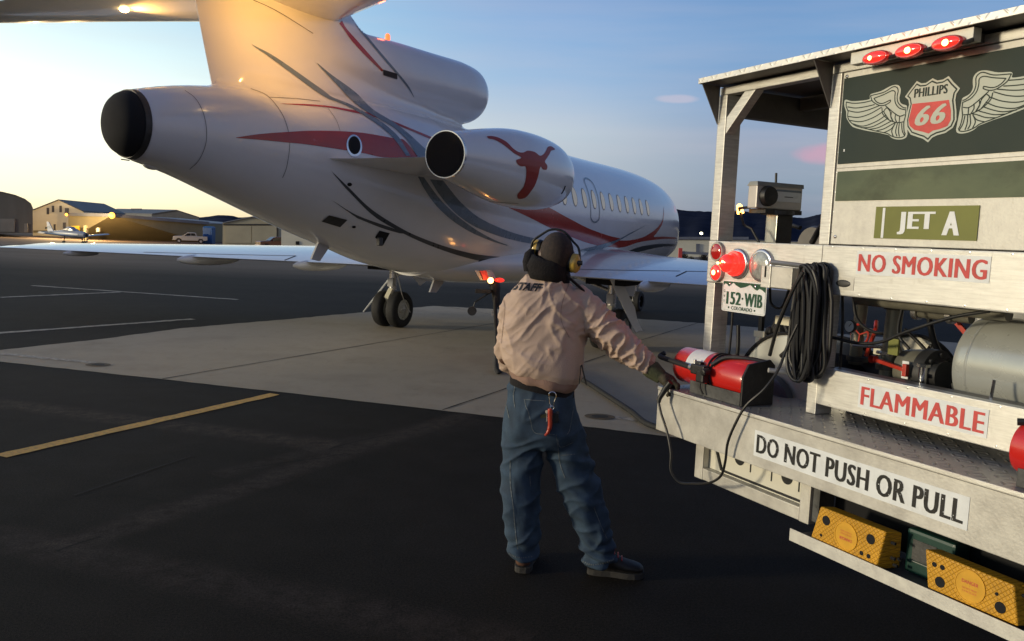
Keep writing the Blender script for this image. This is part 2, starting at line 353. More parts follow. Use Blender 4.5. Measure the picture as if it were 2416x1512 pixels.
def empty(name, M, label, cat, group=None):
    o = bpy.data.objects.new(name, None); COL.objects.link(o); o.matrix_world = M if isinstance(M, Matrix) else Matrix.Translation(M)
    o.empty_display_size = .2
    return tag(o, label, cat, group)
def copy_tree(o, parent=None):
    c = o.copy(); COL.objects.link(c); c.parent = parent
    for ch in list(o.children): copy_tree(ch, c)
    return c
SPC = [1.0]
def text2d(s, h, wid, bold=.0, shear=0.0):      # flat outline of the words, lower left corner at 0,0; returns verts, faces
    cu = bpy.data.curves.new('t', 'FONT'); cu.body = s; cu.size = 1; cu.space_character = SPC[0]; cu.offset = bold; cu.shear = shear; cu.resolution_u = 3
    o = bpy.data.objects.new('t', cu); COL.objects.link(o)
    dg = bpy.context.evaluated_depsgraph_get(); me = bpy.data.meshes.new_from_object(o.evaluated_get(dg))
    vs = [v.co.copy() for v in me.vertices]; fs = [tuple(p.vertices) for p in me.polygons]
    bpy.data.objects.remove(o); bpy.data.curves.remove(cu); bpy.data.meshes.remove(me)
    x0 = min(v.x for v in vs); x1 = max(v.x for v in vs); y0 = min(v.y for v in vs); y1 = max(v.y for v in vs)
    return [((v.x-x0)/(x1-x0)*wid, (v.y-y0)/(y1-y0)*h) for v in vs], fs
def text_on(mb, s, origin, ux, uz, h, wid, bold=.0, shear=0.0):
    o = Vector(origin); ux, uz = Vector(ux), Vector(uz); n_ = ux.cross(uz)
    st = bold*h*1.6; k = 1 if bold == 0 else 5
    SPC[0] = 1.0+bold*2.6; vs, fs = text2d(s, h, wid-2*st, 0, shear); SPC[0] = 1.0
    for i in range(k):
        dx = st + (st*(-1+2*i/(k-1)) if k > 1 else 0)
        mb.add([o + ux*(a+dx) + uz*b + n_*(.00008*i) for a, b in vs], fs)
    return mb
def vox_merge(obs, voxel, iters):
    """union of several closed parts into one blended skin, then cut back into the parts' own regions with shared normals"""
    v = []; f = []
    for o in obs:
        b = len(v); v += [tuple(x.co) for x in o.data.vertices]; f += [tuple(b+i for i in p.vertices) for p in o.data.polygons]
    me = bpy.data.meshes.new('m'); me.from_pydata(v, [], f); t = bpy.data.objects.new('m', me); COL.objects.link(t)
    m = t.modifiers.new('r', 'REMESH'); m.mode = 'VOXEL'; m.voxel_size = voxel
    s_ = t.modifiers.new('s', 'SMOOTH'); s_.iterations = iters; s_.factor = .6
    eval_apply(t); return t
def region_mesh(name, src, keep, mt, parent):
    me0 = src.data; nn = [v.normal.copy() for v in me0.vertices]; idx = {}; vs = []; fs = []; ns = []
    for p in me0.polygons:
        if not keep(p.center): continue
        q = []
        for i in p.vertices:
            if i not in idx: idx[i] = len(vs); vs.append(tuple(me0.vertices[i].co)); ns.append(nn[i])
            q.append(idx[i])
        fs.append(q)
    me = bpy.data.meshes.new(name); me.from_pydata(vs, [], fs); me.materials.append(MATS[mt])
    for p in me.polygons: p.use_smooth = True
    me.normals_split_custom_set_from_vertices(ns)
    o = bpy.data.objects.new(name, me); COL.objects.link(o); o.parent = parent; return o
def spline(pts, n=8):                            # Catmull-Rom through the points
    P = [Vector(p) for p in pts]; P = [P[0]*2-P[1]] + P + [P[-1]*2-P[-2]]; out = []
    for i in range(1, len(P)-2):
        for k in range(n):
            t = k/n; a, b, c, d = P[i-1], P[i], P[i+1], P[i+2]
            out.append(.5*((2*b)+(c-a)*t+(2*a-5*b+4*c-d)*t*t+(3*b-a-3*c+d)*t**3))
    out.append(P[-2]); return out
def smooth_poly(up, lo=None, n=5):               # closed outline from one or two 2D polylines (up forward, lo on the way back)
    sp = lambda q: [(v.x, v.y) for v in spline([(a, b, 0) for a, b in q], n)] if len(q) > 2 else list(q)
    return sp(up) + (sp(lo) if lo else [])
def fill2d(poly, step):                          # triangulate a 2D outline with interior grid points
    P = []
    for i, a in enumerate(poly):
        b = poly[(i+1) % len(poly)]; d = math.hypot(b[0]-a[0], b[1]-a[1]); k = max(1, int(d/step))
        if d < 1e-6: continue
        P += [(a[0]+(b[0]-a[0])*j/k, a[1]+(b[1]-a[1])*j/k) for j in range(k)]
    n = len(P); x0, x1 = min(p[0] for p in P), max(p[0] for p in P); y0, y1 = min(p[1] for p in P), max(p[1] for p in P)
    pts = [Vector(p) for p in P]; y = y0+step*.5
    while y < y1:
        x = x0+step*.5
        while x < x1: pts.append(Vector((x+.01*step*math.sin(y*7), y))); x += step
        y += step
    vs, es, fs, *_ = geometry.delaunay_2d_cdt(pts, [], [list(range(n))], 1, 1e-5)
    return vs, fs
def bvh_of(*obs):
    v = []; f = []
    for o in obs:
        b = len(v); M = Matrix.Identity(4)
        q = o
        v += [x.co.copy() for x in o.data.vertices]; f += [tuple(b+i for i in p.vertices) for p in o.data.polygons]
    return BVHTree.FromPolygons(v, f)
def decal(mb, poly, tree, fn, step, off=.004, flip_to=None):   # drape a 2D outline on a surface; fn(point) -> ray origin, direction
    vs, fs = fill2d(poly, step); out = []; ok = []
    for p in vs:
        o, d = fn(p); hit, nn, _, dist = tree.ray_cast(o, d)
        if hit is None: ok.append(False); out.append(Vector((0,0,0))); continue
        if nn.dot(d) > 0: nn = -nn
        ok.append(True); out.append(hit + nn*off)
    keep = [f for f in fs if all(ok[i] for i in f) and max((out[f[0]]-out[f[1]]).length, (out[f[1]]-out[f[2]]).length) < step*40]
    mb.add(out, keep); return mb
def eval_apply(o):                               # bake modifiers into the mesh
    dg = bpy.context.evaluated_depsgraph_get(); dg.update(); me = bpy.data.meshes.new_from_object(o.evaluated_get(dg))
    old = o.data; o.modifiers.clear(); o.data = me; return o
def blend_mesh(o, voxel, smooth_it=4):           # union of overlapping closed shapes into one continuous skin
    m = o.modifiers.new('r', 'REMESH'); m.mode = 'VOXEL'; m.voxel_size = voxel
    s_ = o.modifiers.new('s', 'SMOOTH'); s_.iterations = smooth_it; s_.factor = .6
    eval_apply(o)
    for p in o.data.polygons: p.use_smooth = True
    return o
# ================================================================== GROUND
GP = [(-60,0),(26,0),(60,-.78),(105,-1.62),(150,-1.92),(300,-2.3),(1200,-4),(9000,-25)]
def gz(Y):
    for (a, p), (b, q) in zip(GP, GP[1:]):
        if Y <= b: return p+(q-p)*(Y-a)/(b-a)
    return GP[-1][1]
def asphalt_mat():
    m = mat('asphalt', (.030,.028,.026), .86, 0, .2, 3, rvar=.08); n = m.node_tree.nodes; l = m.node_tree.links; b = n['Principled BSDF']; b.inputs['Specular IOR Level'].default_value = .12
    t = n.new('ShaderNodeTexCoord')
    def N(sc, det=3, r=.6):
        q = n.new('ShaderNodeTexNoise'); q.inputs['Scale'].default_value = sc; q.inputs['Detail'].default_value = det; q.inputs['Roughness'].default_value = r; l.new(t.outputs['Object'], q.inputs['Vector']); return q.outputs[0]
    def R(src, stops):
        q = n.new('ShaderNodeValToRGB'); l.new(src, q.inputs[0]); e = q.color_ramp.elements
        e[0].position, e[0].color = stops[0][0], tuple(stops[0][1])+(1,); e[1].position, e[1].color = stops[1][0], tuple(stops[1][1])+(1,); return q.outputs[0]
    def X(mode, f, a, c):
        q = n.new('ShaderNodeMix'); q.data_type = 'RGBA'; q.blend_type = mode
        if isinstance(f, float): q.inputs[0].default_value = f
        else: l.new(f, q.inputs[0])
        l.new(a, q.inputs[6]); l.new(c, q.inputs[7]); return q.outputs[2]
    base = R(N(.35, 5, .65), ((.3, (.0105,.0094,.0078)), (.75, (.0225,.0195,.0155))))
    fine = R(N(240, 2), ((.35, (.35,.35,.35)), (.7, (1.9,1.85,1.75))))
    c = X('MULTIPLY', 1.0, base, fine)
    crk = n.new('ShaderNodeTexVoronoi'); crk.feature = 'DISTANCE_TO_EDGE'; crk.inputs['Scale'].default_value = .42
    nz = n.new('ShaderNodeTexNoise'); nz.inputs['Scale'].default_value = 1.4; nz.inputs['Detail'].default_value = 6; l.new(t.outputs['Object'], nz.inputs['Vector'])
    va = n.new('ShaderNodeVectorMath'); va.operation = 'MULTIPLY_ADD'; l.new(nz.outputs['Color'], va.inputs[0]); va.inputs[1].default_value = (1.1,1.1,0); l.new(t.outputs['Object'], va.inputs[2]); l.new(va.outputs[0], crk.inputs['Vector'])
    ck = R(crk.outputs['Distance'], ((.0, (1,1,1)), (.014, (0,0,0))))
    gate = R(N(.22, 2), ((.50, (0,0,0)), (.62, (.8,.8,.8)))); ckm = X('MULTIPLY', 1.0, ck, gate)
    dk = n.new('ShaderNodeRGB'); dk.outputs[0].default_value = (.008,.008,.008,1)
    c = X('MIX', ckm, c, dk.outputs[0])
    # paler worn bands along old paving joints, soft edged
    sp0 = n.new('ShaderNodeSeparateXYZ'); l.new(va.outputs[0], sp0.inputs[0]); sp1 = n.new('ShaderNodeSeparateXYZ'); l.new(t.outputs['Object'], sp1.inputs[0])
    def M(op, a_, b_=None):
        q = n.new('ShaderNodeMath'); q.operation = op
        for i, v in enumerate((a_, b_)):
            if v is None: continue
            if isinstance(v, (int, float)): q.inputs[i].default_value = v
            else: l.new(v, q.inputs[i])
        return q.outputs[0]
    def dist(A_, B_, wob=.12):
        d = (B_-A_).normalized(); nx, ny = -d.y, d.x; c0 = -(nx*A_.x+ny*A_.y); L_ = (B_-A_).length
        wx = M('ADD', M('MULTIPLY', M('SUBTRACT', sp0.outputs[0], sp1.outputs[0]), wob), sp1.outputs[0]); wy = M('ADD', M('MULTIPLY', M('SUBTRACT', sp0.outputs[1], sp1.outputs[1]), wob), sp1.outputs[1])
        dd = M('ABSOLUTE', M('ADD', M('ADD', M('MULTIPLY', wx, nx), M('MULTIPLY', wy, ny)), c0-.5*wob*1.1*(nx+ny)))
        al = M('ADD', M('MULTIPLY', sp1.outputs[0], d.x), M('MULTIPLY', sp1.outputs[1], d.y)); al = M('SUBTRACT', al, A_.x*d.x+A_.y*d.y)
        ins = M('MULTIPLY', M('GREATER_THAN', al, 0.0), M('LESS_THAN', al, L_)); return dd, ins
    for pa, pb_, hw, colr, k_ in ((zg(-200,492), zg(1400,697), .26, (.078,.060,.046), .8), (zg(1950,560), zg(200,1140), .20, (.066,.052,.041), .8), (zg(-100,1060), zg(2200,1540), .26, (.064,.050,.040), .6), (zg(1380,700), zg(900,820), .16, (.06,.048,.038), .5), (zg(2000,585), zg(1300,720), .3, (.05,.041,.033), .5)):
        dd, ins = dist(G(*pa), G(*pb_)); q = n.new('ShaderNodeMapRange'); q.interpolation_type = 'SMOOTHSTEP'; l.new(dd, q.inputs[0]); q.inputs[1].default_value = hw; q.inputs[2].default_value = hw*.15; q.inputs[4].default_value = k_
        k2 = M('MULTIPLY', M('MULTIPLY', q.outputs[0], ins), R(N(9, 8, .7), ((.36, (.1,.1,.1)), (.66, (1,1,1)))))
        cc = n.new('ShaderNodeRGB'); cc.outputs[0].default_value = colr+(1,); c = X('MIX', k2, c, cc.outputs[0])
    for pa, pb_ in ((zg(980,797), zg(1460,732)), (zg(1380,712), zg(1620,650)), (zg(300,905), zg(500,860)), (zg(250,1140), zg(420,1075))):
        dd, ins = dist(G(*pa), G(*pb_), .22); q = n.new('ShaderNodeMapRange'); l.new(dd, q.inputs[0]); q.inputs[1].default_value = .016; q.inputs[2].default_value = .006; q.inputs[4].default_value = .8
        c = X('MIX', M('MULTIPLY', q.outputs[0], ins), c, dk.outputs[0])
    c = X('MULTIPLY', 1.0, c, R(N(75, 4, .8), ((.38, (.45,.45,.45)), (.66, (1.75,1.68,1.6)))))
    # asphalt colour turns paler and browner beyond the jet
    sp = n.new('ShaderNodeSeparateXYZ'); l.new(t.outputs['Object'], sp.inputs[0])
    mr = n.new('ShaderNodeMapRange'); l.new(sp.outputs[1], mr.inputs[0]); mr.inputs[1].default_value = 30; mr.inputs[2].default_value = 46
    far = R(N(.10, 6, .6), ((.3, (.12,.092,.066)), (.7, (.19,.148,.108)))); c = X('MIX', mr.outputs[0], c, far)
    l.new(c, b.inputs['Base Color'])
    bp = n.new('ShaderNodeBump'); bp.inputs['Strength'].default_value = .8; bp.inputs['Distance'].default_value = .006; l.new(N(150, 3), bp.inputs['Height']); l.new(bp.outputs[0], b.inputs['Normal'])
    return m
asphalt_mat()
def concrete_mat():
    m = mat('concrete', (.43,.365,.26), .8, 0, .12, .7, bump=.35, bscale=140, detail=8, col2=(.31,.26,.185), rvar=.06, spec=.25); return m
concrete_mat(); grime('concrete', (.15,.12,.08), .7, .55, (1,1,1), .48, .72); grime('concrete', (.20,.165,.12), 7, .3, (1,.4,1), .55, .72)
ys = [-60,-30,-10,0,5,10,15,20,26,30,34,40,46,52,60,80,105,130,150,200,300,600,1200,3000,9000]
xs = [-9000,-3000,-600,-150,-50,-20,0,20,50,150,600,3000,9000]
g = MB(); g.add([(x, y, gz(y)) for y in ys for x in xs], [(j*len(xs)+i, j*len(xs)+i+1, (j+1)*len(xs)+i+1, (j+1)*len(xs)+i) for j in range(len(ys)-1) for i in range(len(xs)-1)])
tag(g.build('ground', 'asphalt'), kind='structure')
def sheet(name, pxs, mt, lift, kind='structure'):
    P = []
    for i, q in enumerate(pxs):
        P.append(G(q[0], q[1], 0))
    bm_ = MB(); bm_.face([(p.x, p.y, lift) for p in P]); o = bm_.build(name, mt)
    for p in o.data.polygons:
        if p.normal.z < 0: o.data.flip_normals(); break
    return tag(o, kind=kind)
def rag(pxs, n=10, amp=.8):                      # slightly ragged edge between picture points
    out = []
    for a, b in zip(pxs, pxs[1:]+pxs[:1]):
        for k in range(n):
            t = k/n; out.append((a[0]+(b[0]-a[0])*t + random.uniform(-amp, amp)*.6, a[1]+(b[1]-a[1])*t + (random.uniform(-amp, amp) if k else 0)))
    return out
pad = [(-90,838), zg(0,297), zg(430,250), zg(760,205), zg(1230,165), zg(1500,140), (1023,722), (1180,730), zb(1130,890), zb(2160,960), (2300,812), (2300,1122), zk(1280,450), zk(740,385), zg(2110,580), zg(1150,470), zg(550,405), zg(0,345)]
sheet('concrete_pad', rag(pad, 12, .5), 'concrete', .004)
def line_px(a, b, w0, mt, lift, name='pavement_joint', n=8, amp=.15):   # a line on the ground of w0 metres
    A, B = G(*a), G(*b); d = (B-A).normalized(); s_ = Vector((-d.y, d.x, 0))*w0/2; L = []; R_ = []
    for k in range(n+1):
        p = A+(B-A)*k/n; L.append(p+s_*(1+random.uniform(-amp, amp))); R_.append(p-s_*(1+random.uniform(-amp, amp)))
    P = L + R_[::-1]; m_ = MB(); m_.face([(p.x, p.y, lift) for p in P]); o = m_.build(name, mt)
    if o.data.polygons[0].normal.z < 0: o.data.flip_normals()
    return tag(o, kind='structure')
line_px(zg(0,741), zg(1150,481), .14, 'asphalt_line', .005, 'painted_line', 30, .12)
for a, b in ((zg(680,418), zg(2080,183)), (zg(1850,548), zj(1010,1040)), (zb(1200,1250), zb(2160,960))):
    line_px(a, b, .022, 'hole_dark', .008, 'pavement_joint', 20, .5)
line_px((1041,722), zb(1200,1250), .02, 'hole_dark', .0085, 'pavement_joint', 20, .5)
for a, b in ((zg(0,313), zg(400,352)), (zk(900,322), zk(1180,357))): line_px(a, b, .13, 'faded_line', .009, 'painted_line', 20, .3)
for a, b, w_ in ((z7(235,790), z7(1740,893), .16), (z7(0,877), z7(880,838), .16), (z7(-300,1160), z7(1410,1035), .16)):
    line_px(a, b, w_, 'faded_line', .006, 'painted_line', 30, .3)
mat('crack_dark', (.004,.004,.004), .9, 0, .3, 14)
line_px(zg(310,905), zg(800,740), .012, 'crack_dark', .0046, 'pavement_crack', 24, .4)
for c, rx in ((zg(410,360), .13), (zk(860,325), .14)):    # tie-down recesses in the pad
    C0 = G(*c); m_ = MB(); m_.face([(C0.x+rx*1.15*math.cos(a/24*2*PI), C0.y+rx*math.sin(a/24*2*PI), .010) for a in range(24)]); tag(m_.build('pavement_stain', 'rust_stain'), kind='structure')
    m_ = MB(); m_.face([(C0.x+rx*.62*math.cos(a/24*2*PI), C0.y+rx*.5*math.sin(a/24*2*PI), .013) for a in range(24)]); tag(m_.build('tie_down_recess', 'hole_dark'), kind='structure')
# ================================================================== MOUNTAINS
def ridge(name, sky_px, D, mt, depth):
    sp = spline([(a, b, 0) for a, b in sky_px], 6); P = []
    cols = []
    for i, q in enumerate(sp):
        t = at(q.x, q.y, D); hh = t.z + 25
        col = []
        for k, f in enumerate((0, .25, .5, .75, 1.0)):
            nz_ = noise.noise(Vector((q.x*.03, k*2.1, D*.01)))*hh*.10*(f*(1-f)*4) + (noise.noise(Vector((q.x*.11, D, 0)))*hh*.02 if k == 4 else 0)
            s_ = (D - depth*(1-f))/D
            col.append(Vector((t.x*s_, t.y*s_, -25 + hh*(f**.8) + nz_)))
        col.append(Vector((t.x*1.15, t.y*1.15, -25)))
        cols.append(col)
    m_ = MB(); n = len(cols[0]); m_.add([p for c in cols for p in c], [(i*n+k, (i+1)*n+k, (i+1)*n+k+1, i*n+k+1) for i in range(len(cols)-1) for k in range(n-1)])
    return tag(m_.build(name, mt, smooth=True, angle=180), kind='structure')
ridge('mountains', [(1180,530),(1300,515),(1420,500),(1500,493),(1581,492),(1620,497),(1679,499),(1714,497),(1780,500),(1850,508),(1885,514),(1912,511),(1940,504),(2050,490),(2300,480),(2700,490),(3200,510)], 6500, 'mountain', 2600)
ridge('hills', [(-900,480),(-300,500),(0,512),(200,516),(400,518),(467,513),(490,511),(516,507.5),(548,509),(567,513),(613,510),(680,515),(900,522),(1200,530),(1400,540)], 5200, 'mountain_snow', 1800)
# ================================================================== FAR BUILDINGS
def bx(poly, D, dep, wall, roof, name, label, cat, group=None, parts=None, vec=None):
    """building: front outline given in the picture at distance D (or one D per point), pushed back by dep metres"""
    Ds = D if isinstance(D, (list, tuple)) else [D]*len(poly)
    P = [at(p[0], p[1], d) for p, d in zip(poly, Ds)]
    base = min(p.z for p in P); D0 = Ds[0]
    e = empty(name, (P[0].x, P[0].y, gz(P[0].y)), label, cat, group); Mi = e.matrix_world.inverted()
    zlow = min(base, gz(D0)) - .05
    P = [Vector((p.x, p.y, zlow if p.z < base+.35 else p.z)) for p in P]
    v = Vector(vec) if vec else Vector((0, dep, 0))
    m_ = MB(); m_.prism([Mi @ p for p in P], v); m_.build('wall', wall, e)
    # roof sheets 0.15 m proud over every upward facing side
    r = MB(); n = len(P)
    for i in range(n):
        a, b = P[i], P[(i+1) % n]
        if a.z > zlow+.5 and b.z > zlow+.5 and abs(a.x-b.x) > .2:
            up = Vector((0,0,.18)); ov = -v.normalized()*.25
            r.prism([Mi @ (a+up*.2+ov), Mi @ (b+up*.2+ov), Mi @ (b+up+ov), Mi @ (a+up+ov)], v - ov*2)
    if r.f: r.build('roof', roof, e)
    for pn, q, mt_, off in (parts or []):
        Q = [at(x, y, D0 if not isinstance(off, tuple) else off[0]) for x, y in q]; o_ = off if not isinstance(off, tuple) else off[1]
        m_ = MB(); m_.prism([Mi @ (p + Vector((0, -o_, 0))) for p in Q], (0, o_*.8, 0)); m_.build(pn, mt_, e)
    return e
def rc(f, x0, y0, x1, y1): return [f(x0,y1), f(x1,y1), f(x1,y0), f(x0,y0)]
arch = [z7(-650,420)] + [z7(-205+445*math.cos(PI-i*PI/12), 232-140*math.sin(i*PI/12)) for i in range(13)] + [z7(240,405)]
bx(arch, 138, 0, 'grey_wall', 'dark_roof', 'arched_hangar', 'dark grey arched hangar at the far left edge', 'hangar', 'hangars across the apron', vec=(-19,24,0), parts=
   [('door', rc(z7,-500,300,110,396), 'grey_wall_light', .12), ('side_door', rc(z7,180,335,205,400), 'grey_wall_light', .12)])
bx([z7(240,405), z7(240,240), z7(430,165), z7(612,250), z7(612,410)], 160, 0, 'cream_wall', 'dark_roof', 'gabled_hangar', 'tall cream gabled hangar with four high narrow windows and dark roof', 'hangar', 'hangars across the apron', vec=(at(*z7(760,190),186)-at(*z7(430,165),160))*Vector((1,1,0)), parts=
   [('window', rc(z7,343,220,360,268), 'grey_wall', .1), ('window', rc(z7,381,205,398,252), 'grey_wall', .1), ('window', rc(z7,436,205,453,252), 'grey_wall', .1), ('window', rc(z7,476,222,504,262), 'grey_wall_light', .1),
    ('door', rc(z7,462,328,483,385), 'grey_wall_light', .1), ('door', rc(z7,394,340,408,385), 'grey_wall', .1), ('vent', rc(z7,334,361,366,373), 'dark_metal', .1), ('base_band', rc(z7,245,385,520,402), 'tan_wall', .1)])
tan = bx([z7(500,446), z7(500,272), z7(815,278), z7(1520,338), z7(1520,480), z7(815,466)], [152,152,146,166,166,146], 30, 'tan_wall', 'light_roof', 'low_hangar', 'long low tan hangar with pale roof edge and yellow door', 'hangar', 'hangars across the apron',
   [('door', rc(z7,532,352,590,400), 'yellow_door', (149,.4)), ('notice_board', rc(z7,714,366,736,396), 'cream_wall', (147,.5))])
m_ = MB(); q = [at(*z7(500,268),151.7), at(*z7(815,274),145.7), at(*z7(1524,333),165.7)]
Mi_ = tan.matrix_world.inverted()
for a, b in zip(q, q[1:]): m_.bar(Mi_@a, Mi_@b, .5, .55)
m_.build('fascia', 'light_roof', tan)
bx([z7(1110,330), z7(1110,268), z7(1290,240), z7(1455,293), z7(1455,330)], 200, 0, 'grey_wall_light', 'dark_roof', 'rear_hangar', 'grey gabled hangar with blue grey roof behind the low tan hangar', 'hangar', 'hangars across the apron', vec=(-26, 26, 0),
   parts=[('roof_vent', rc(z7,965,226,1040,238), 'light_roof', .5)])
bx([z7(1628,482), z7(1630,335), z7(1850,290), z7(2046,345), z7(2046,486)], 140, 22, 'beige_wall', 'light_roof', 'beige_hangar', 'beige gabled hangar with closed sliding door behind the maroon pickup', 'hangar', 'hangars across the apron',
   [('door_rail', rc(z7,1636,338,2042,348), 'dark_metal', .15), ('sliding_door', rc(z7,1650,352,1840,478), 'beige_wall', .12), ('sliding_door', rc(z7,1846,352,2030,480), 'beige_wall', .18), ('downpipe', rc(z7,2026,350,2034,480), 'dark_metal', .2)])
bx([z7(2058,528), z7(2058,378), z7(2420,350), z7(2750,360), z7(2750,540)], 118, 12, 'cream_wall', 'light_roof', 'white_shed', 'white corrugated shed with one small black window behind the jet tail', 'shed', None,
   [('window', rc(z7,2165,465,2190,490), 'black_hole', .1)])
bx([z7(1516,396), z7(1516,326), z7(1580,328), z7(1580,396)], 230, 10, 'cream_wall', 'dark_roof', 'small_house', 'small pale house between the tan and the beige hangars', 'house')
bx([z7(1582,396), z7(1582,356), z7(1626,358), z7(1626,396)], 235, 10, 'tan_wall', 'dark_roof', 'brown_house', 'small brown house beside the beige hangar', 'house')
m_ = MB(); a_, b_ = at(*z7(1540,402), 190), at(*z7(1627,402), 190)
for k in range(12): m_.box(a_.x+(b_.x-a_.x)*k/12, a_.x+(b_.x-a_.x)*(k+.94)/12, 189.9, 190.1, gz(190), a_.z+.9)
tag(m_.build('board_fence', 'grey_wall_light'), 'grey board fence between two hangars', 'fence')
bx([zr(700,800), zr(700,575), zr(2200,590), zr(5200,700), zr(5200,860), zr(2200,800)], [175,175,175,175,175,175], 25, 'cream_wall', 'light_roof', 'long_cream_hangar', 'long cream hangar with blue grey roof edge beyond the jet nose', 'hangar', 'hangars across the apron',
   [('door', rc(zr,1370,645,1425,780), 'light_roof', .2), ('fascia', rc(zr,700,535,2200,575), 'light_roof', .3)])
# yard lamps
def flood(pxy, D, r, name_l, e, colr, mt, off=(0,-7,-1.0)):
    p = at(pxy[0], pxy[1], D); r0 = empty('yard_lamp', (p.x, p.y, p.z), name_l, 'lamp', 'yard lamps on the far hangars')
    m_ = MB(); m_.cbox((0,.25,.12), (.7,.5,.3)); m_.cyl((0,.5,.1), (0,1.1,.1), .05); m_.build('lamp_housing', 'dark_metal', r0)
    m_ = MB(); m_.ball((0,-.05,-.05), r, 14, (1,.6,1)); m_.build('lamp_lens', mt, r0, smooth=True)
    l_ = bpy.data.lights.new('hangar_fill_light', 'POINT'); l_.energy = e; l_.color = colr; l_.shadow_soft_size = .3
    lo = bpy.data.objects.new('hangar_fill_light', l_); COL.objects.link(lo); lo.parent = r0; lo.location = off  # point light moved well out in front of its lamp to brighten hangar walls
flood(z7(820,274), 145.0, .55, 'bright orange flood lamp at the corner of the tan hangar', 8000, (1,.62,.26), 'lamp_orange')
flood(z7(487,268), 151.0, .28, 'small orange lamp at the left end of the tan hangar', 9000, (1,.68,.34), 'lamp_orange', (3.7,-12,0.5))
for pxy, D, lb in ((zr(1453,480), 420, 'distant yellow lamp in front of the dark mountain'), (zr(1042,424), 420, 'distant white lamp just right of the jet nose')):
    p = at(*pxy, D); r0 = empty('street_lamp', (p.x, p.y, gz(p.y)), lb, 'street lamp', 'street lamps below the mountain')
    m_ = MB(); m_.cyl((0,0,0), (0,0,p.z-gz(p.y)), .08, 8); m_.build('pole', 'dark_metal', r0)
    m_ = MB(); m_.ball((0,-.1,p.z-gz(p.y)), .75 if 'yellow' in lb else .5, 10, (1,1,.8)); m_.build('lamp_lens', 'lamp_white', r0, smooth=True)
p = at(*zr(1102,530), 160); m_ = MB(); m_.cyl((0,0,0), (0,0,at(*zr(1104,462),160).z-gz(160)), .16, 8); m_.cbox((0,0,at(*zr(1104,462),160).z-gz(160)), (.5,.5,.3))
o = m_.build('vent_pipe', 'light_roof'); o.location = (p.x, 176, gz(176)); tag(o, 'thin pale pipe standing above the cream hangar roof', 'pipe')
# ------------------------------------------------------------------ bare trees by the cream hangar
def tree(pxb, hpx, D, seed, label):
    rnd = random.Random(seed); b = at(*pxb, D); t = at(pxb[0], pxb[1]-hpx, D); h = t.z-b.z
    r0 = empty('bare_tree', (b.x, D, gz(D)), label, 'tree', 'bushy trees by the cream hangar'); m_ = MB(); tw = MB(); lf = MB()
    m_.tube([(0,0,0), (.1,0,h*.3), (0,.1,h*.6), (.05,0,h*.92)], [h*.045, h*.035, h*.02, .01], 7)
    for k in range(70):
        z = h*rnd.uniform(.12, .9); a = rnd.uniform(0, 2*PI); L = (h-z)*.42+h*.10
        p0 = Vector((0,0,z)); p1 = p0 + Vector((math.cos(a)*L*.6, math.sin(a)*L*.6, L*.35)); p2 = p0 + Vector((math.cos(a)*L, math.sin(a)*L, L*rnd.uniform(.3,.7)))
        tw.tube([p0, p1, p2], [.045, .03, .012], 4)
        for j in range(26):
            q = p0.lerp(p2, rnd.uniform(.25, 1.05)) + Vector((rnd.gauss(0,.17), rnd.gauss(0,.17), rnd.gauss(0,.14))); s_ = rnd.uniform(.05, .15)
            d1 = Vector((rnd.uniform(-1,1), rnd.uniform(-1,1), rnd.uniform(-1,1)))*s_; d2 = Vector((rnd.uniform(-1,1), rnd.uniform(-1,1), rnd.uniform(-1,1)))*s_
            lf.face([q, q+d1, q+d2])
    m_.build('trunk', 'bark', r0); c_ = tw.build('branches', 'bark', r0); lf.build('crown', 'foliage_dark', r0)
tree(zr(1190,795), 29, 150, 3, 'dark bushy tree nearer the jet nose in front of the cream hangar')
tree(zr(1500,800), 28, 152, 5, 'dark bushy tree nearer the fuel truck in front of the cream hangar')
tree(zr(1300,800), 15, 156, 8, 'low dark shrub between the two trees by the cream hangar')
# ------------------------------------------------------------------ red and white rail barrier
b0 = at(*zr(1115,900), 120); b1 = at(*zr(1640,935), 120); r0 = empty('rail_barrier', (b0.x, 120, gz(120)), 'white rail barrier with a red end post right of the jet nose', 'barrier')
L = b1.x-b0.x+6; m_ = MB(); hh = 2.55
m_.box(0, L, -.06, .06, hh*.78, hh*.92); m_.box(0, L, -.06, .06, hh*.30, hh*.44); m_.build('rail', 'light_roof', r0)
m_ = MB(); [m_.box(x-.15, x+.15, -.1, .1, 0, hh*.95) for x in (L*.45, L*.9)]; m_.build_each('post', 'cream_wall', r0)
m_ = MB(); m_.box(-.25, .25, -.15, .12, hh*.45, hh*1.1); m_.build('end_post', 'decal_red', r0); m_ = MB(); m_.box(-.25, .25, -.15, .12, 0, hh*.44); m_.build('end_post_base', 'cream_wall', r0)
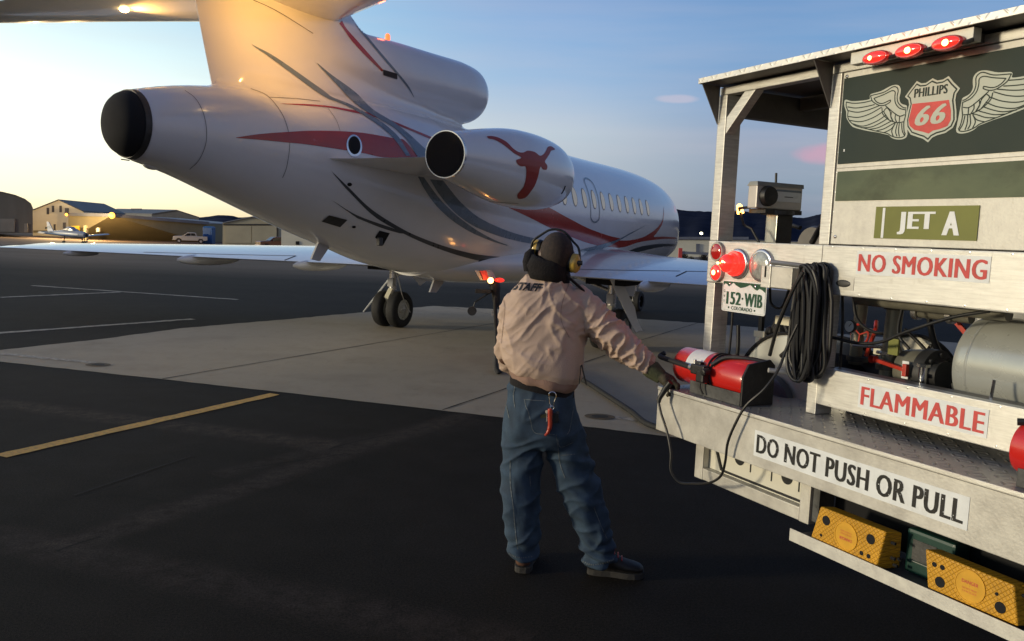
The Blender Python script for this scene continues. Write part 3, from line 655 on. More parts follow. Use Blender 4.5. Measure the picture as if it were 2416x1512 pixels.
# ------------------------------------------------------------------ pickups
def pickup(loc, rz, paint, label, flip=False):
    r = empty('pickup_truck', Matrix.Translation(loc) @ Matrix.Rotation(rz, 4, 'Z'), label, 'pickup', None)
    W_ = .98; L_ = 2.85
    def side(prof, w_, mt, name, bev=.05):
        m_ = MB(); m_.prism([(x, -w_, z) for x, z in prof], (0, 2*w_, 0)); return m_.build(name, mt, r, bevel=bev)
    side([(-2.85,.55),(-2.85,1.12),(-2.6,1.22),(-1.25,1.30),(.55,1.30),(2.85,1.28),(2.85,.60),(2.25,.50),(2.0,.85),(1.5,.85),(1.25,.50),(-1.35,.48),(-1.6,.85),(-2.15,.85),(-2.4,.50)], W_, paint, 'body')
    cab = side([(-1.25,1.29),(-.55,1.86),(-.3,1.92),(.75,1.92),(.95,1.86),(1.1,1.29)], W_*.88, paint, 'cab', .06)
    m_ = MB()
    for s_ in (-1, 1):
        y = s_*W_*.885
        m_.prism([(-.95,y,1.36),(-.5,y,1.78),(.05,y,1.80),(.05,y,1.36)], (0, s_*.02, 0)); m_.prism([(.13,y,1.36),(.13,y,1.80),(.72,y,1.80),(.9,y,1.36)], (0, s_*.02, 0))
    m_.prism([(-1.27,-.78,1.33),(-1.27,.78,1.33),(-.60,.70,1.86),(-.60,-.70,1.86)], (-.03,0,.03)); m_.build('window', 'dark_glass', r)
    for x in (-1.87, 1.75):
        for s_ in (-1, 1):
            m_ = MB(); m_.cyl((x, s_*.75, .40), (x, s_*.97, .40), .40, 20); wh = m_.build('wheel', 'rubber', r, smooth=True)
            m_ = MB(); m_.cyl((x, s_*.965, .40), (x, s_*.985, .40), .22, 14); m_.build('rim', 'bare_metal', wh)
    m_ = MB(); m_.box(-2.90, -2.84, -.5, .5, .72, 1.08); m_.build('grille', 'dark_metal', r)
    m_ = MB(); m_.box(-3.0, -2.84, -.95, .95, .48, .68); m_.build('front_bumper', 'chrome', r, bevel=.03)
    for s_ in (-1, 1):
        m_ = MB(); m_.box(-2.89, -2.80, s_*.72-.18, s_*.72+.18, .82, 1.06); m_.build('headlight', 'chrome', r)
        m_ = MB(); m_.cbox((-.85, s_*1.08, 1.38), (.12,.2,.2)); m_.build('mirror', 'dark_metal', r)
    m_ = MB(); m_.box(1.2, 2.75, -.82, .82, 1.27, 1.305); m_.build('bed_liner', 'dark_metal', r)
    return r
p = at(*z7(1392,482), 150); pickup((p.x, 150, gz(150)), math.radians(22), 'truck_white', 'white crew cab pickup parked by the blue portable toilet')
p = at(*z7(1985,522), 126); pickup((p.x+.3, 127.5, gz(127)), math.radians(38), 'truck_maroon', 'maroon pickup parked beside the white shed')
p = at(*z7(1515,484), 152); r0 = empty('portable_toilet', (p.x, 153, gz(153)), 'blue portable toilet behind the white pickup', 'toilet'); hh = 3.0
m_ = MB(); m_.box(-.85,.85,-.85,.85,0,2.9); m_.build('cabin', 'toilet_blue', r0, bevel=.05)
m_ = MB(); m_.rings([[(-.9,-.9,2.9),(.9,-.9,2.9),(.9,.9,2.9),(-.9,.9,2.9)], [(-.6,-.7,3.15),(.6,-.7,3.15),(.6,.7,3.15),(-.6,.7,3.15)]]); m_.build('roof', 'toilet_blue', r0)
m_ = MB(); m_.box(-.6,.6,-.88,-.84,.15,2.6); m_.build('door', 'toilet_blue', r0, bevel=.02)
# storage tank (white) in front of the tan hangar
p = at(*z7(629,446), 143); m_ = MB(); m_.lathe([(0,.001),(0,.34),(2.2,.34),(2.4,.26),(2.5,.001)], (0,0,0), (0,0,1), 18)
o = m_.build('white_post_tank', 'tan_wall', smooth=True); o.location = (p.x, 143, gz(143)); tag(o, 'slim white upright tank in front of the tan hangar', 'tank')
# ------------------------------------------------------------------ small parked aeroplane
def lightplane(loc, rz):
    r = empty('light_aeroplane', Matrix.Translation(loc) @ Matrix.Rotation(rz, 4, 'Z'), 'small white low wing aeroplane with teal tail parked in front of the far hangars', 'aeroplane')
    def ring(x, zc, ry, rz_, n=16): return [Vector((x, math.cos(2*PI*k/n)*ry, zc+math.sin(2*PI*k/n)*rz_)) for k in range(n)]
    m_ = MB(); m_.rings([ring(-3.9,1.45,.04,.10), ring(-2.6,1.40,.22,.26), ring(-1.2,1.38,.42,.42), ring(0,1.36,.56,.50), ring(1.4,1.34,.56,.48), ring(2.3,1.32,.50,.42), ring(2.9,1.30,.38,.32)]); b_ = m_.build('fuselage', 'truck_white', r, smooth=True)
    m_ = MB(); m_.rings([ring(-1.1,1.70,.30,.10), ring(-.3,1.95,.42,.30), ring(.6,1.98,.42,.30), ring(1.35,1.65,.40,.12)]); m_.build('canopy', 'truck_white', r, smooth=True)
    m_ = MB()
    for s_ in (-1, 1):
        m_.prism([(-.75,s_*.44,1.85),(-.2,s_*.445,2.12),(.25,s_*.445,2.14),(.25,s_*.46,1.82)], (0, s_*.03, 0)); m_.prism([(.33,s_*.46,1.82),(.33,s_*.445,2.14),(.75,s_*.445,2.05),(1.15,s_*.46,1.82)], (0, s_*.03, 0))
    m_.build('window', 'dark_glass', r)
    for s_ in (-1, 1):
        m_ = MB(); m_.rings([[Vector((x+1.0-o_, y, z+dz)) for x, dz in ((.75,0),(.4,.11),(-.2,.09),(-.8,0),(-.2,-.05),(.4,-.06))] for y, z, o_ in ((s_*.4,1.05,0),(s_*4.6,1.42,.05))]); w_ = m_.build('wing', 'truck_white', r, smooth=True)
        m_ = MB(); m_.rings([[Vector((x-3.5, y, 1.5+dz)) for x, dz in ((.42,0),(.1,.04),(-.4,0),(.1,-.04))] for y in (s_*.05, s_*1.5)]); m_.build('tailplane', 'truck_white', r)
        m_ = MB(); m_.cyl((.9,s_*1.4,1.1), (.85,s_*1.5,.28), .05); m_.cyl((.85,s_*1.42,.26), (.85,s_*1.58,.26), .26, 16); m_.build('wheel', 'rubber', r)
    m_ = MB(); m_.prism([(-2.9,-.05,1.6),(-3.75,-.05,2.75),(-4.15,-.05,2.75),(-3.95,-.05,1.45)], (0,.1,0)); f_ = m_.build('tail_fin', 'truck_white', r)
    m_ = MB(); m_.prism([(-3.2,-.06,1.9),(-3.5,-.06,2.3),(-4.05,-.06,2.2),(-4.0,-.06,1.9)], (0,.12,0)); m_.build('fin_stripe', 'grey_paint', f_)
    m_ = MB(); m_.cyl((2.2,0,1.0), (2.3,0,.24), .05); m_.cyl((2.3,-.07,.24), (2.3,.07,.24), .24, 16); m_.build('wheel', 'rubber', r)
    m_ = MB(); m_.bar((3.1,0,.45), (3.1,0,2.15), .06, .16); m_.lathe([(0,.16),(.15,.13),(.3,0)], (3.0,0,1.3), (1,0,0), 12); m_.build('propeller', 'dark_metal', r)
    m_ = MB(); m_.box(-3.6, 2.2, -.58, .58, 1.26, 1.38); m_.build('cheat_line', 'grey_paint', r)
p = at(*z7(430,495), 104); lightplane((p.x+.3, 106, gz(106)), math.radians(-24))
# ================================================================== BUSINESS JET  (local: x forward, y LEFT, z up; J(a, right, z))
jet = empty('business_jet', MJ, 'white three engine business jet with red and grey swooshes being refuelled', 'jet')
def J(a, r, z): return Vector((a, -r, z))
def JR(u, v):                                     # picture point -> ray in jet space
    return MJi @ Vector((0, 0, H)), (MJi.to_3x3() @ ray(u, v)).normalized()
def JPt(uv, r):                                   # picture point on the plane 'right = r'
    o, d = JR(*uv); return o + d*((-r-o.y)/d.y)
def interp(tab, x):
    if x <= tab[0][0]: return tab[0][1:]
    for p, q in zip(tab, tab[1:]):
        if x <= q[0]:
            t = (x-p[0])/(q[0]-p[0]); return tuple(a+(b-a)*t for a, b in zip(p[1:], q[1:]))
    return tab[-1][1:]
def smooth_tab(tab, n=6):
    out = []; 
    N = len(tab); k = len(tab[0])
    ext = [tuple(2*a-b for a, b in zip(tab[0], tab[1]))] + tab + [tuple(2*a-b for a, b in zip(tab[-1], tab[-2]))]
    for i in range(1, N):
        a, b, c, d = ext[i-1], ext[i], ext[i+1], ext[i+2]
        for j in range(n):
            t = j/n; out.append(tuple(.5*(2*b[q]+(c[q]-a[q])*t+(2*a[q]-5*b[q]+4*c[q]-d[q])*t*t+(3*b[q]-a[q]-3*c[q]+d[q])*t**3) for q in range(k)))
    out.append(tab[-1]); return out
FUS = [(-7.70,3.09,2.42,.275),(-7.2,3.21,2.31,.39),(-6.64,3.30,2.15,.52),(-6.0,3.36,1.96,.65),(-5.3,3.41,1.76,.79),(-4.5,3.45,1.55,.91),(-3.75,3.48,1.36,1.01),(-2.5,3.51,1.17,1.12),
       (-1.2,3.52,1.06,1.19),(.5,3.525,1.03,1.22),(3,3.525,1.04,1.22),(5.5,3.53,1.07,1.21),(7,3.48,1.12,1.15),(8,3.38,1.17,1.03),(8.6,3.24,1.22,.90),(9.3,2.98,1.29,.71),(9.9,2.72,1.37,.54),(10.5,2.46,1.48,.37),(11,2.25,1.62,.21),(11.25,2.06,1.78,.10),(11.32,1.97,1.87,.04)]
m_ = MB(); N_ = 56; rs = []
for a, zt, zb_, ry in smooth_tab(FUS, 5):
    rs.append([J(a, math.cos(2*PI*k/N_)*ry, (zt+zb_)/2 + math.sin(2*PI*k/N_)*(zt-zb_)/2) for k in range(N_)])
m_.rings(rs); fus = m_.build('fuselage', 'white_paint', None, smooth=True, angle=60)
# centre exhaust nozzle: ring lip and dark bowl
zc0 = 2.755
def ering(a, ry, rz, zc, n=40): return [J(a, math.cos(2*PI*k/n)*ry, zc+math.sin(2*PI*k/n)*rz) for k in range(n)]
m_ = MB(); m_.rings([ering(-7.66,.280,.335,zc0), ering(-7.725,.272,.325,zc0), ering(-7.725,.264,.317,zc0), ering(-7.60,.264,.317,zc0)], False); nz_ = m_.build('exhaust_nozzle', 'dark_metal', jet, smooth=True)
m_ = MB(); m_.rings([ering(-7.70,.264,.317,zc0,64), ering(-7.75,.262,.31,zc0,64), ering(-7.80,.247,.285,zc0,64), ering(-7.84,.218,.25,zc0,64), ering(-7.87,.175,.20,zc0,64), ering(-7.89,.12,.14,zc0,64), ering(-7.90,.06,.07,zc0,64), ering(-7.903,.005,.005,zc0,64)]); m_.build('exhaust_cover', 'black_hole', nz_, smooth=True)
m_ = MB(); m_.ball(J(-7.42,.0,2.395), .075, 14, (1.6,.8,.7)); m_.build('tail_light', 'white_paint', jet, smooth=True); m_ = MB(); m_.tube([JPt(z1(700,868),0), JPt(z1(655,862),0)], .006, 5); m_.build('static_wick', 'dark_metal', jet)
# fin (vertical stabiliser): airfoil sections up to the tip
def foil(a0, a1, th, n=20):                       # (along, side) pairs round a symmetric airfoil, a0 leading, a1 trailing
    out = []
    for k in range(n):
        t = 2*PI*k/n; x = .5+.5*math.cos(t); c = 1-x
        y = th/2*(1.1*math.sqrt(max(c,0))*2*(1-c)**.9 + .02)
        out.append((a1+(a0-a1)*x, y if math.sin(t) >= 0 else -y))
    return out
FIN = [(3.0,-3.1,-6.60,.36),(3.30,-3.5,-6.64,.36),(3.7,-3.8,-6.75,.33),(4.13,-3.9,-6.87,.31),(4.42,-4.05,-6.95,.29),(4.62,-4.38,-7.0,.27),(4.95,-4.65,-7.09,.25),(5.6,-5.05,-7.28,.22),(6.4,-5.55,-7.5,.19),(7.5,-6.2,-7.8,.15)]
m_ = MB(); m_.rings([[J(x, y, z) for x, y in foil(a0, a1, th, 28)] for z, a0, a1, th in FIN]); fin = m_.build('tail_fin', 'white_paint', None, smooth=True, angle=50)
# centre engine intake duct above the fuselage
DUCT = [(-1.31,.41,.41,4.06),(-1.32,.44,.44,4.06),(-1.40,.465,.46,4.06),(-1.55,.48,.472,4.06),(-1.8,.487,.477,4.06),(-2.6,.44,.46,4.04),(-3.4,.36,.45,4.02),(-4.2,.26,.42,4.0),(-5.0,.17,.34,3.95),(-5.9,.09,.2,3.9)]
m_ = MB(); m_.rings([ering(a,ry,rz,zc) for a,ry,rz,zc in DUCT]); duct = m_.build('intake_duct', 'white_paint', None, smooth=True, angle=60)
PYL = [(-1.50,.04,.06),(-1.62,.10,.22),(-2.0,.17,.36),(-3.0,.22,.50),(-4.0,.21,.50),(-5.0,.17,.36),(-5.8,.11,.22),(-6.3,.05,.10)]
m_ = MB(); rs = []
for a, ry, rb in PYL:
    zt = 4.10 if a > -4.8 else 3.75; L_ = []
    zz = [3.15, 3.35, 3.45, 3.52, 3.62, 3.8, zt]; ww = [rb*1.5, rb*1.15, rb*.9, ry*.45+rb*.35, ry*1.08, ry, ry*.95]
    top = 3.9 if a > -1.5 else zt
    L_ = [J(a, w_, z) for z, w_ in zip(zz, ww)] + [J(a, -w_, z) for z, w_ in zip(zz[::-1], ww[::-1])]
    rs.append(L_)
m_.rings(rs); pyl = m_.build('dorsal_fairing', 'white_paint', None, smooth=True, angle=60)
skin = vox_merge([fus, fin, duct, pyl], .036, 12)
for q in (fus, fin, duct, pyl): bpy.data.objects.remove(q)
isduct = lambda c: c.z > 3.50 and c.x > -4.1 + (c.z-3.5)*.0
isfin = lambda c: c.z > 3.34 + .10*max(0, c.x+6.6) and c.x <= -4.1
fus = region_mesh('fuselage', skin, lambda c: not isduct(c) and not isfin(c) or (isduct(c) and c.x > -1.0), 'white_paint', jet)
fin = region_mesh('tail_fin', skin, isfin, 'white_paint', jet)
duct = region_mesh('intake_duct', skin, lambda c: isduct(c) and c.x <= -1.0, 'white_paint', jet)
bpy.data.objects.remove(skin)
m_ = MB(); m_.rings([ering(-1.31,.39,.39,4.06), ering(-1.27,.405,.405,4.06), ering(-1.31,.425,.425,4.06), ering(-1.36,.435,.43,4.06)], False); m_.build('intake_lip', 'white_paint', duct, smooth=True)
m_ = MB(); m_.rings([ering(-1.30,.392,.392,4.06), ering(-1.305,.02,.02,4.06)], False); m_.build('intake_throat', 'black_hole', duct)
m_ = MB(); TEp = [(3.315,-6.665),(3.7,-6.775),(4.13,-6.895),(4.42,-6.975),(4.95,-7.115),(5.6,-7.305),(6.4,-7.525),(7.5,-7.825)]
m_.rings([[J(a,.004,z), J(a+.16,.028,z), J(a+.16,-.028,z), J(a,-.004,z)] for z, a in TEp]); m_.build('rudder_edge', 'white_paint', fin)
# horizontal stabilisers
for s_ in (1, -1):
    m_ = MB(); rs = []
    for y, a0, a1, z, th in ((.0,-4.62,-6.72,4.46,.20),(.5,-4.95,-6.84,4.42,.17),(2.0,-5.95,-7.12,4.29,.12),(3.75,-7.0,-7.55,4.14,.07),(3.9,-7.25,-7.6,4.13,.03)):
        rs.append([J(x, s_*y, z+q) for x, q in foil(a0, a1, th, 24)])
    m_.rings(rs); st = m_.build('horizontal_stabilizer', 'white_paint', jet, smooth=True, angle=50)
    # logo lamp under the stabiliser
    y0 = 1.62 if s_ < 0 else 1.55
    p = J(-6.45, s_*y0, 4.265)
    m_ = MB(); m_.ball(p, .055, 12, (1,1,.6)); m_.build('logo_lamp', 'logo_lens', st, smooth=True)
    l_ = bpy.data.lights.new('logo_light', 'SPOT'); l_.energy = 150; l_.color = (1,.50,.12); l_.spot_size = math.radians(100); l_.spot_blend = 1; l_.shadow_soft_size = .05
    lo = bpy.data.objects.new('logo_light', l_); COL.objects.link(lo); lo.parent = st; lo.location = p + Vector((0,0,-.06))
    tgt = J(-5.75, 0.0, 4.12); lo.rotation_euler = (tgt-lo.location).to_track_quat('-Z', 'Y').to_euler()
# side engines
NAC = [(-5.02,.262),(-4.9,.28),(-4.5,.345),(-4.05,.42),(-3.65,.475),(-3.25,.50),(-2.8,.50),(-2.45,.475),(-2.23,.43),(-2.11,.385),(-2.07,.355),(-2.11,.33),(-2.35,.31)]
nacs = []
for s_ in (1, -1):
    c = lambda a: J(a, s_*1.93, 2.735)
    en = MB().lathe([(0,0.001)], (0,0,0), (1,0,0), 3) if False else None
    m_ = MB(); m_.rings([[J(a, s_*1.93+math.cos(2*PI*k/40)*r, 2.735-.03*(a+5)/4+math.sin(2*PI*k/40)*r*1.02) for k in range(40)] for a, r in smooth_tab(NAC, 3)], False); nac = m_.build('engine_nacelle', 'white_paint', jet, smooth=True, angle=60); nacs.append(nac)
    m_ = MB(); m_.rings([[J(a, s_*1.93+math.cos(2*PI*k/40)*r, 2.735+math.sin(2*PI*k/40)*r*1.02) for k in range(40)] for a, r in ((-5.0,.268),(-5.04,.266),(-5.04,.254),(-4.9,.25))], False); m_.build('exhaust_ring', 'bare_metal', nac, smooth=True)
    m_ = MB(); m_.rings([[J(a, s_*1.93+math.cos(2*PI*k/40)*r, 2.735+math.sin(2*PI*k/40)*r*1.02) for k in range(40)] for a, r in ((-5.035,.254),(-5.045,.20),(-5.045,.02))]); m_.build('exhaust_cover', 'black_hole', nac)
    m_ = MB(); m_.rings([[J(a, s_*1.93+math.cos(2*PI*k/40)*r, 2.70+math.sin(2*PI*k/40)*r*1.02) for k in range(40)] for a, r in ((-2.16,.405),(-2.08,.375),(-2.06,.352),(-2.11,.325))], False); m_.build('intake_lip', 'chrome', nac, smooth=True)
    m_ = MB(); rs = []
    for y, a0, a1, zt, zl in ((.55,-2.6,-5.75,2.62,2.66),(.95,-2.75,-5.43,2.65,2.68),(1.55,-2.9,-4.85,2.72,2.72),(1.75,-2.9,-4.6,2.73,2.73)):
        rs.append([J(x, s_*y, (zt if x < -4 else zl)+q) for x, q in foil(a0, a1, .20, 20)])
    m_.rings(rs); m_.build('engine_pylon', 'white_paint', jet, smooth=True, angle=50)
nac = nacs[0]
# wings
TE = [(.5,-.45),(1.2,-.55),(2.5,-.92),(4,-1.38),(6,-1.98),(9.4,-2.88),(9.75,-2.98)]; LE = [(.5,4.7),(1.2,4.05),(2.5,2.75),(4,1.6),(6,.32),(9.4,-1.72),(9.75,-2.25)]
wings = []
for s_ in (1, -1):
    m_ = MB(); rs = []
    for y in (.5,1.2,1.8,2.5,3.2,4,5,6,7.2,8.4,9.4,9.6,9.75):
        a1 = interp(TE, y)[0]; a0 = interp(LE, y)[0]; ch = a0-a1; th = .125*ch if y < 9.5 else .06*ch
        dz = .012*y if s_ > 0 else -.002*y; zt = 1.205+dz; zl = 1.20+dz+.045*ch
        r_ = []
        for k in range(30):
            t = 2*PI*k/30; x = .5+.5*math.cos(t); c_ = 1-x; q = th/2*(2.2*math.sqrt(max(c_,0))*(1-c_)**.9+.02)
            r_.append(J(a1+ch*x, s_*y, zt+(zl-zt)*x + (q*1.15 if math.sin(t) >= 0 else -q*.75)))
        rs.append(r_)
    m_.rings(rs); wings.append(m_.build('wing', 'white_paint', jet, smooth=True, angle=50))
wr, wl = wings
m_ = MB(); rs = []                                # belly fairing
for a, w_, zb2 in ((4.9,.3,1.15),(4.2,.9,1.02),(3,1.2,.98),(1,1.28,.97),(-.6,1.22,1.0),(-1.8,.9,1.06),(-2.8,.4,1.18)):
    rs.append([J(a, math.cos(t)*w_, 1.38+math.sin(t)*(1.38-zb2)) for t in [2*PI*k/30 for k in range(30)]])
m_.rings(rs); m_.build('belly_fairing', 'white_paint', jet, smooth=True, angle=60)
for s_, ys_ in ((-1,(3.4,5.6,8.1)),(1,(3.15,5.6,8.1))):   # flap track fairings
    for y in ys_:
        te = interp(TE, y)[0]; k = 1.0 if y < 8 else .5
        m_ = MB(); m_.ball(J(te+.50*k, s_*y, 1.135+.012*y*(s_>0)), 1.0, 18, (.80*k,.10*k,.115*k)); m_.build('flap_fairing', 'white_paint', wr if s_ > 0 else wl, smooth=True)
# landing gear
def dplane(u, v, p0=(0.0, 2.62), d=(.825, .565)):   # leg door plane: vertical, its chord runs forward and outward
    o, r = JR(u, v); n = Vector((d[1], d[0], 0))      # normal in jet axes (x forward, y left): (dr, .., ) rotated
    P0 = Vector((p0[0], -p0[1], 0)); t = (P0-o).dot(n)/r.dot(n); q = o+r*t; return (q.x, -q.y, q.z)
DOOR = [dplane(*zb(*q)) for q in ((650,190),(835,190),(900,320),(1000,540),(1082,700),(1115,880),(1212,1095),(1150,1092),(1105,1122),(1080,1090),(980,900),(860,640),(740,400))]
print('DOOR', DOOR)
def gear_main(s_):
    y = s_*2.22; r = MB(); r.cyl(J(0,y,1.25), J(0,y,.72), .075, 16); r.cyl(J(0,y,.72), J(0,y,.40), .048, 16); r.cyl(J(0,y-.18,.35), J(0,y+.18,.35), .045, 12)
    r.bar(J(.05,y,1.2), J(.55,y,1.05), .06, .06); r.cyl(J(0,y,.98), J(.02,y-s_*.7,1.2), .03, 8)
    st = r.build('gear_strut', 'bare_metal', jet, smooth=True)
    m_ = MB(); m_.bar(J(-.07,y,.74), J(-.20,y,.58), .10, .025); m_.bar(J(-.20,y,.58), J(-.06,y,.40), .09, .025); m_.build('torque_link', 'cream_wall', st, bevel=.006)
    m_ = MB(); m_.cbox(J(-.04,y,.86), (.13,.13,.17)); m_.build('strut_collar', 'parking_white', st, bevel=.02)
    for q in (-.165, .165):
        m_ = MB(); m_.lathe([(-.10,.20),(-.112,.29),(-.09,.335),(-.04,.348),(.04,.348),(.09,.335),(.112,.29),(.10,.20)], J(0,y+q,.348), (0,1,0), 40)
        tyre = m_.build('tyre', 'rubber', jet, smooth=True, angle=50)
        m_ = MB()
        for e in (-1, 1): m_.lathe([(e*.085,.205),(e*.10,.19),(e*.07,.16),(e*.075,.07),(e*.10,.06),(e*.105,.0)], J(0,y+q,.348), (0,1,0), 28)
        for k in range(8):
            for e in (-1, 1): m_.cyl(J(math.cos(k*PI/4)*.12, y+q+e*.07, .348+math.sin(k*PI/4)*.12), J(math.cos(k*PI/4)*.12, y+q+e*.082, .348+math.sin(k*PI/4)*.12), .014, 8)
        m_.build('wheel_hub', 'tank_paint', tyre, smooth=True)
    # door panel hinged outboard, leaning out
    P = [J(a_, s_*r_, z_) for a_, r_, z_ in DOOR]
    if s_ < 0:
        pt, pb_ = JPt((926,646), -2.62), JPt((856,735), -3.10); dv = (MJi.to_3x3() @ Vector((-.16,1,0))).normalized()
        P = [pt-dv*.30, pt+dv*.30, pb_+dv*.20, pb_-dv*.12, (pt*.4+pb_*.6)-dv*.28]
    m_ = MB(); m_.prism(P, J(.017,-s_*.017,0)); m_.build('gear_door', 'white_paint', jet, bevel=.004)
    m_ = MB(); m_.prism([J(.5,y-s_*.1,1.2), J(1.5,y-s_*.1,1.2), J(1.45,y-s_*.12,.82), J(.95,y-s_*.12,.86), J(.75,y-s_*.12,.78), J(.5,y-s_*.1,.98)], J(0,.02,0)); m_.build('gear_door', 'white_paint', jet)
    m_ = MB(); m_.box(-.35, .9, -y-.35, -y+.35, 1.10, 1.22); m_.build('wheel_well', 'black_hole', jet)
gear_main(1); gear_main(-1)
m_ = MB(); m_.cyl(J(7.9,0,1.2), J(7.9,0,.25), .055, 12); m_.cyl(J(7.9,-.16,.27), J(7.9,.16,.27), .03, 8); st = m_.build('nose_gear_strut', 'bare_metal', jet, smooth=True)
for q in (-.13, .13):
    m_ = MB(); m_.lathe([(-.07,.15),(-.08,.22),(-.05,.262),(.05,.262),(.08,.22),(.07,.15)], J(7.9,q,.262), (0,1,0), 28); ty = m_.build('tyre', 'rubber', st, smooth=True)
    m_ = MB(); 
for q in (-.20, .20):
    m_ = MB(); m_.prism([J(7.4,q,1.15), J(8.4,q,1.15), J(8.35,q*1.3,.70), J(7.6,q*1.3,.66)], J(0,.02,0)); m_.build('nose_gear_door', 'white_paint', jet)
# belly blade aerials
for q in ([z2(72,1185), z2(128,1212), z2(72,1296), z2(30,1286)], [z2(648,1365), z2(700,1380), z2(650,1452), z2(618,1450)]):
    P = [JPt(v, 0.0) for v in q]; m_ = MB(); m_.prism([p+Vector((0,.015,0)) for p in P], (0,-.03,0)); m_.build('blade_aerial', 'parking_white', jet, bevel=.004)
# static pitot / beacon on the duct
bp_ = JPt(z2(411,190), 0); m_ = MB(); m_.lathe([(-.03,.036),(.0,.036),(.04,.034),(.062,.016),(.066,0)], J(bp_.x, 0, 4.49), (0,0,1), 16); m_.build('beacon', 'beacon_red', jet, smooth=True)
l_ = bpy.data.lights.new('beacon_light', 'POINT'); l_.energy = 1.5; l_.color = (1,.12,.03); l_.shadow_soft_size = .05; lo = bpy.data.objects.new('beacon_light', l_); COL.objects.link(lo); lo.parent = jet; lo.location = J(bp_.x,0,4.66)
# ------------------------------------------------------------------ paint scheme draped on the skin
TF = bvh_of(fus, fin, duct); TN = bvh_of(nac); TFo = bvh_of(fus); TWr = bvh_of(wr); TWl = bvh_of(wl)
def jd(polys, mt, name, tree=TF, step=5.0, off=.004, parent=jet):
    m_ = MB()
    for poly in polys: decal(m_, poly, tree, lambda p: JR(p.x, p.y), step, off)
    if m_.f: return split_loose(m_.build(name, mt, parent, smooth=True, angle=180))
def PZ(f, q): return [f(*a) for a in q]
def band(f, up, lo): return smooth_poly(PZ(f, up), PZ(f, lo))
jd([band(z5, [(490,1170),(700,1140),(950,1122),(1150,1113),(1400,1118),(1600,1135),(1850,1180),(1930,1198),(2040,1330)], [(2030,1336),(1760,1340),(1600,1308),(1400,1275),(1100,1230),(900,1210),(700,1190),(500,1174)])], 'red_paint', 'livery_red_band', off=.004)
jd([band(z5, [(865,883),(1100,888),(1300,905),(1500,940),(1640,965),(1800,1020),(1960,1085),(2160,1168)], [(2160,1190),(1960,1105),(1800,1040),(1650,992),(1500,960),(1300,920),(1100,902),(900,887)])], 'red_paint', 'livery_red_line', off=.0045)
jd([band(z5, [(1395,175),(1430,240),(1500,320),(1620,455),(1750,600)], [(1733,608),(1600,480),(1480,350),(1410,250),(1372,200)])], 'red_paint', 'livery_red_line', off=.0045)
jd([band(z5, [(1478,130),(1545,225),(1655,365),(1765,495),(1860,605),(1960,730),(2010,828)], [(2005,825),(1945,735),(1845,615),(1750,505),(1640,375),(1530,240),(1470,145)])], 'grey_paint', 'livery_grey_line', off=.0055)
jd([band(z5, [(622,376),(800,468),(1000,603),(1250,783),(1310,828),(1460,888),(1600,963),(1700,1018),(1800,1093),(1885,1180),(1975,1325)], [(1940,1325),(1850,1200),(1760,1110),(1660,1035),(1560,972),(1440,905),(1330,862),(1270,838),(1150,762),(950,612),(780,487),(640,390)])], 'grey_paint', 'livery_grey_swoosh', off=.007)
jd([band(z5, [(1178,533),(1300,633),(1500,780),(1650,928),(1830,1040),(1950,1130),(2070,1240),(2110,1275)], [(2100,1335),(2035,1330),(1960,1210),(1850,1100),(1720,1020),(1560,925),(1450,830),(1320,690),(1190,552)])], 'grey_paint', 'livery_grey_swoosh', off=.0085)
jd([band(z2, [(1010,1217),(940,1190),(850,1140),(760,1075),(690,1010),(640,950),(590,880)], [(560,876),(600,950),(660,1030),(740,1100),(830,1155),(930,1197),(1000,1218)])], 'grey_paint', 'livery_grey_swoosh', TFo)
jd([band(z2, [(1175,1190),(1060,1163),(950,1123),(850,1070),(770,1000),(720,940),(685,896)], [(620,890),(670,970),(740,1050),(830,1117),(950,1167),(1060,1197),(1172,1217)])], 'grey_paint', 'livery_grey_swoosh', TFo)
jd([band(z2, [(1000,1000),(1170,1015),(1290,1073),(1400,1130),(1500,1167),(1562,1182)], [(1562,1230),(1450,1217),(1350,1187),(1220,1132),(1120,1082),(1010,1030)])], 'red_paint', 'livery_red_band', TFo)
jd([band(z6, [(1150,1050),(1300,1047),(1450,1012),(1560,952),(1640,880),(1690,790),(1701,635)], [(1706,740),(1692,830),(1660,900),(1615,965),(1588,1006),(1700,1003),(1840,1013),(1842,1030),(1700,1030),(1560,1045),(1400,1072),(1250,1122),(1150,1136)])], 'red_paint', 'livery_red_curl', TFo, 4.0, .005)
jd([band(z6, [(1255,1187),(1400,1130),(1550,1100),(1700,1088),(1840,1090)], [(1842,1118),(1700,1122),(1550,1150),(1400,1187)])], 'dark_paint', 'livery_dark_band', TFo, 4.0, .005)
jd([band(z2, [(130,847),(220,933),(330,1038),(480,1133),(600,1188),(750,1238),(900,1268),(1115,1282)], [(1115,1312),(1000,1312),(850,1290),(700,1247),(560,1192),(440,1132),(330,1062),(200,932)])], 'dark_paint', 'livery_dark_line', TFo)
jd([band(z2, [(130,990),(260,1068),(440,1133),(490,1158)], [(470,1157),(380,1130),(260,1082)])], 'dark_paint', 'livery_dark_line', TFo)
jd([band(z6, [(1497,866),(1300,962),(1160,1035),(900,1112),(640,1178)], [(640,1245),(900,1170),(1060,1110),(1170,1050),(1320,965)])], 'grey_paint', 'livery_grey_line', TFo, 4.0, .0065)
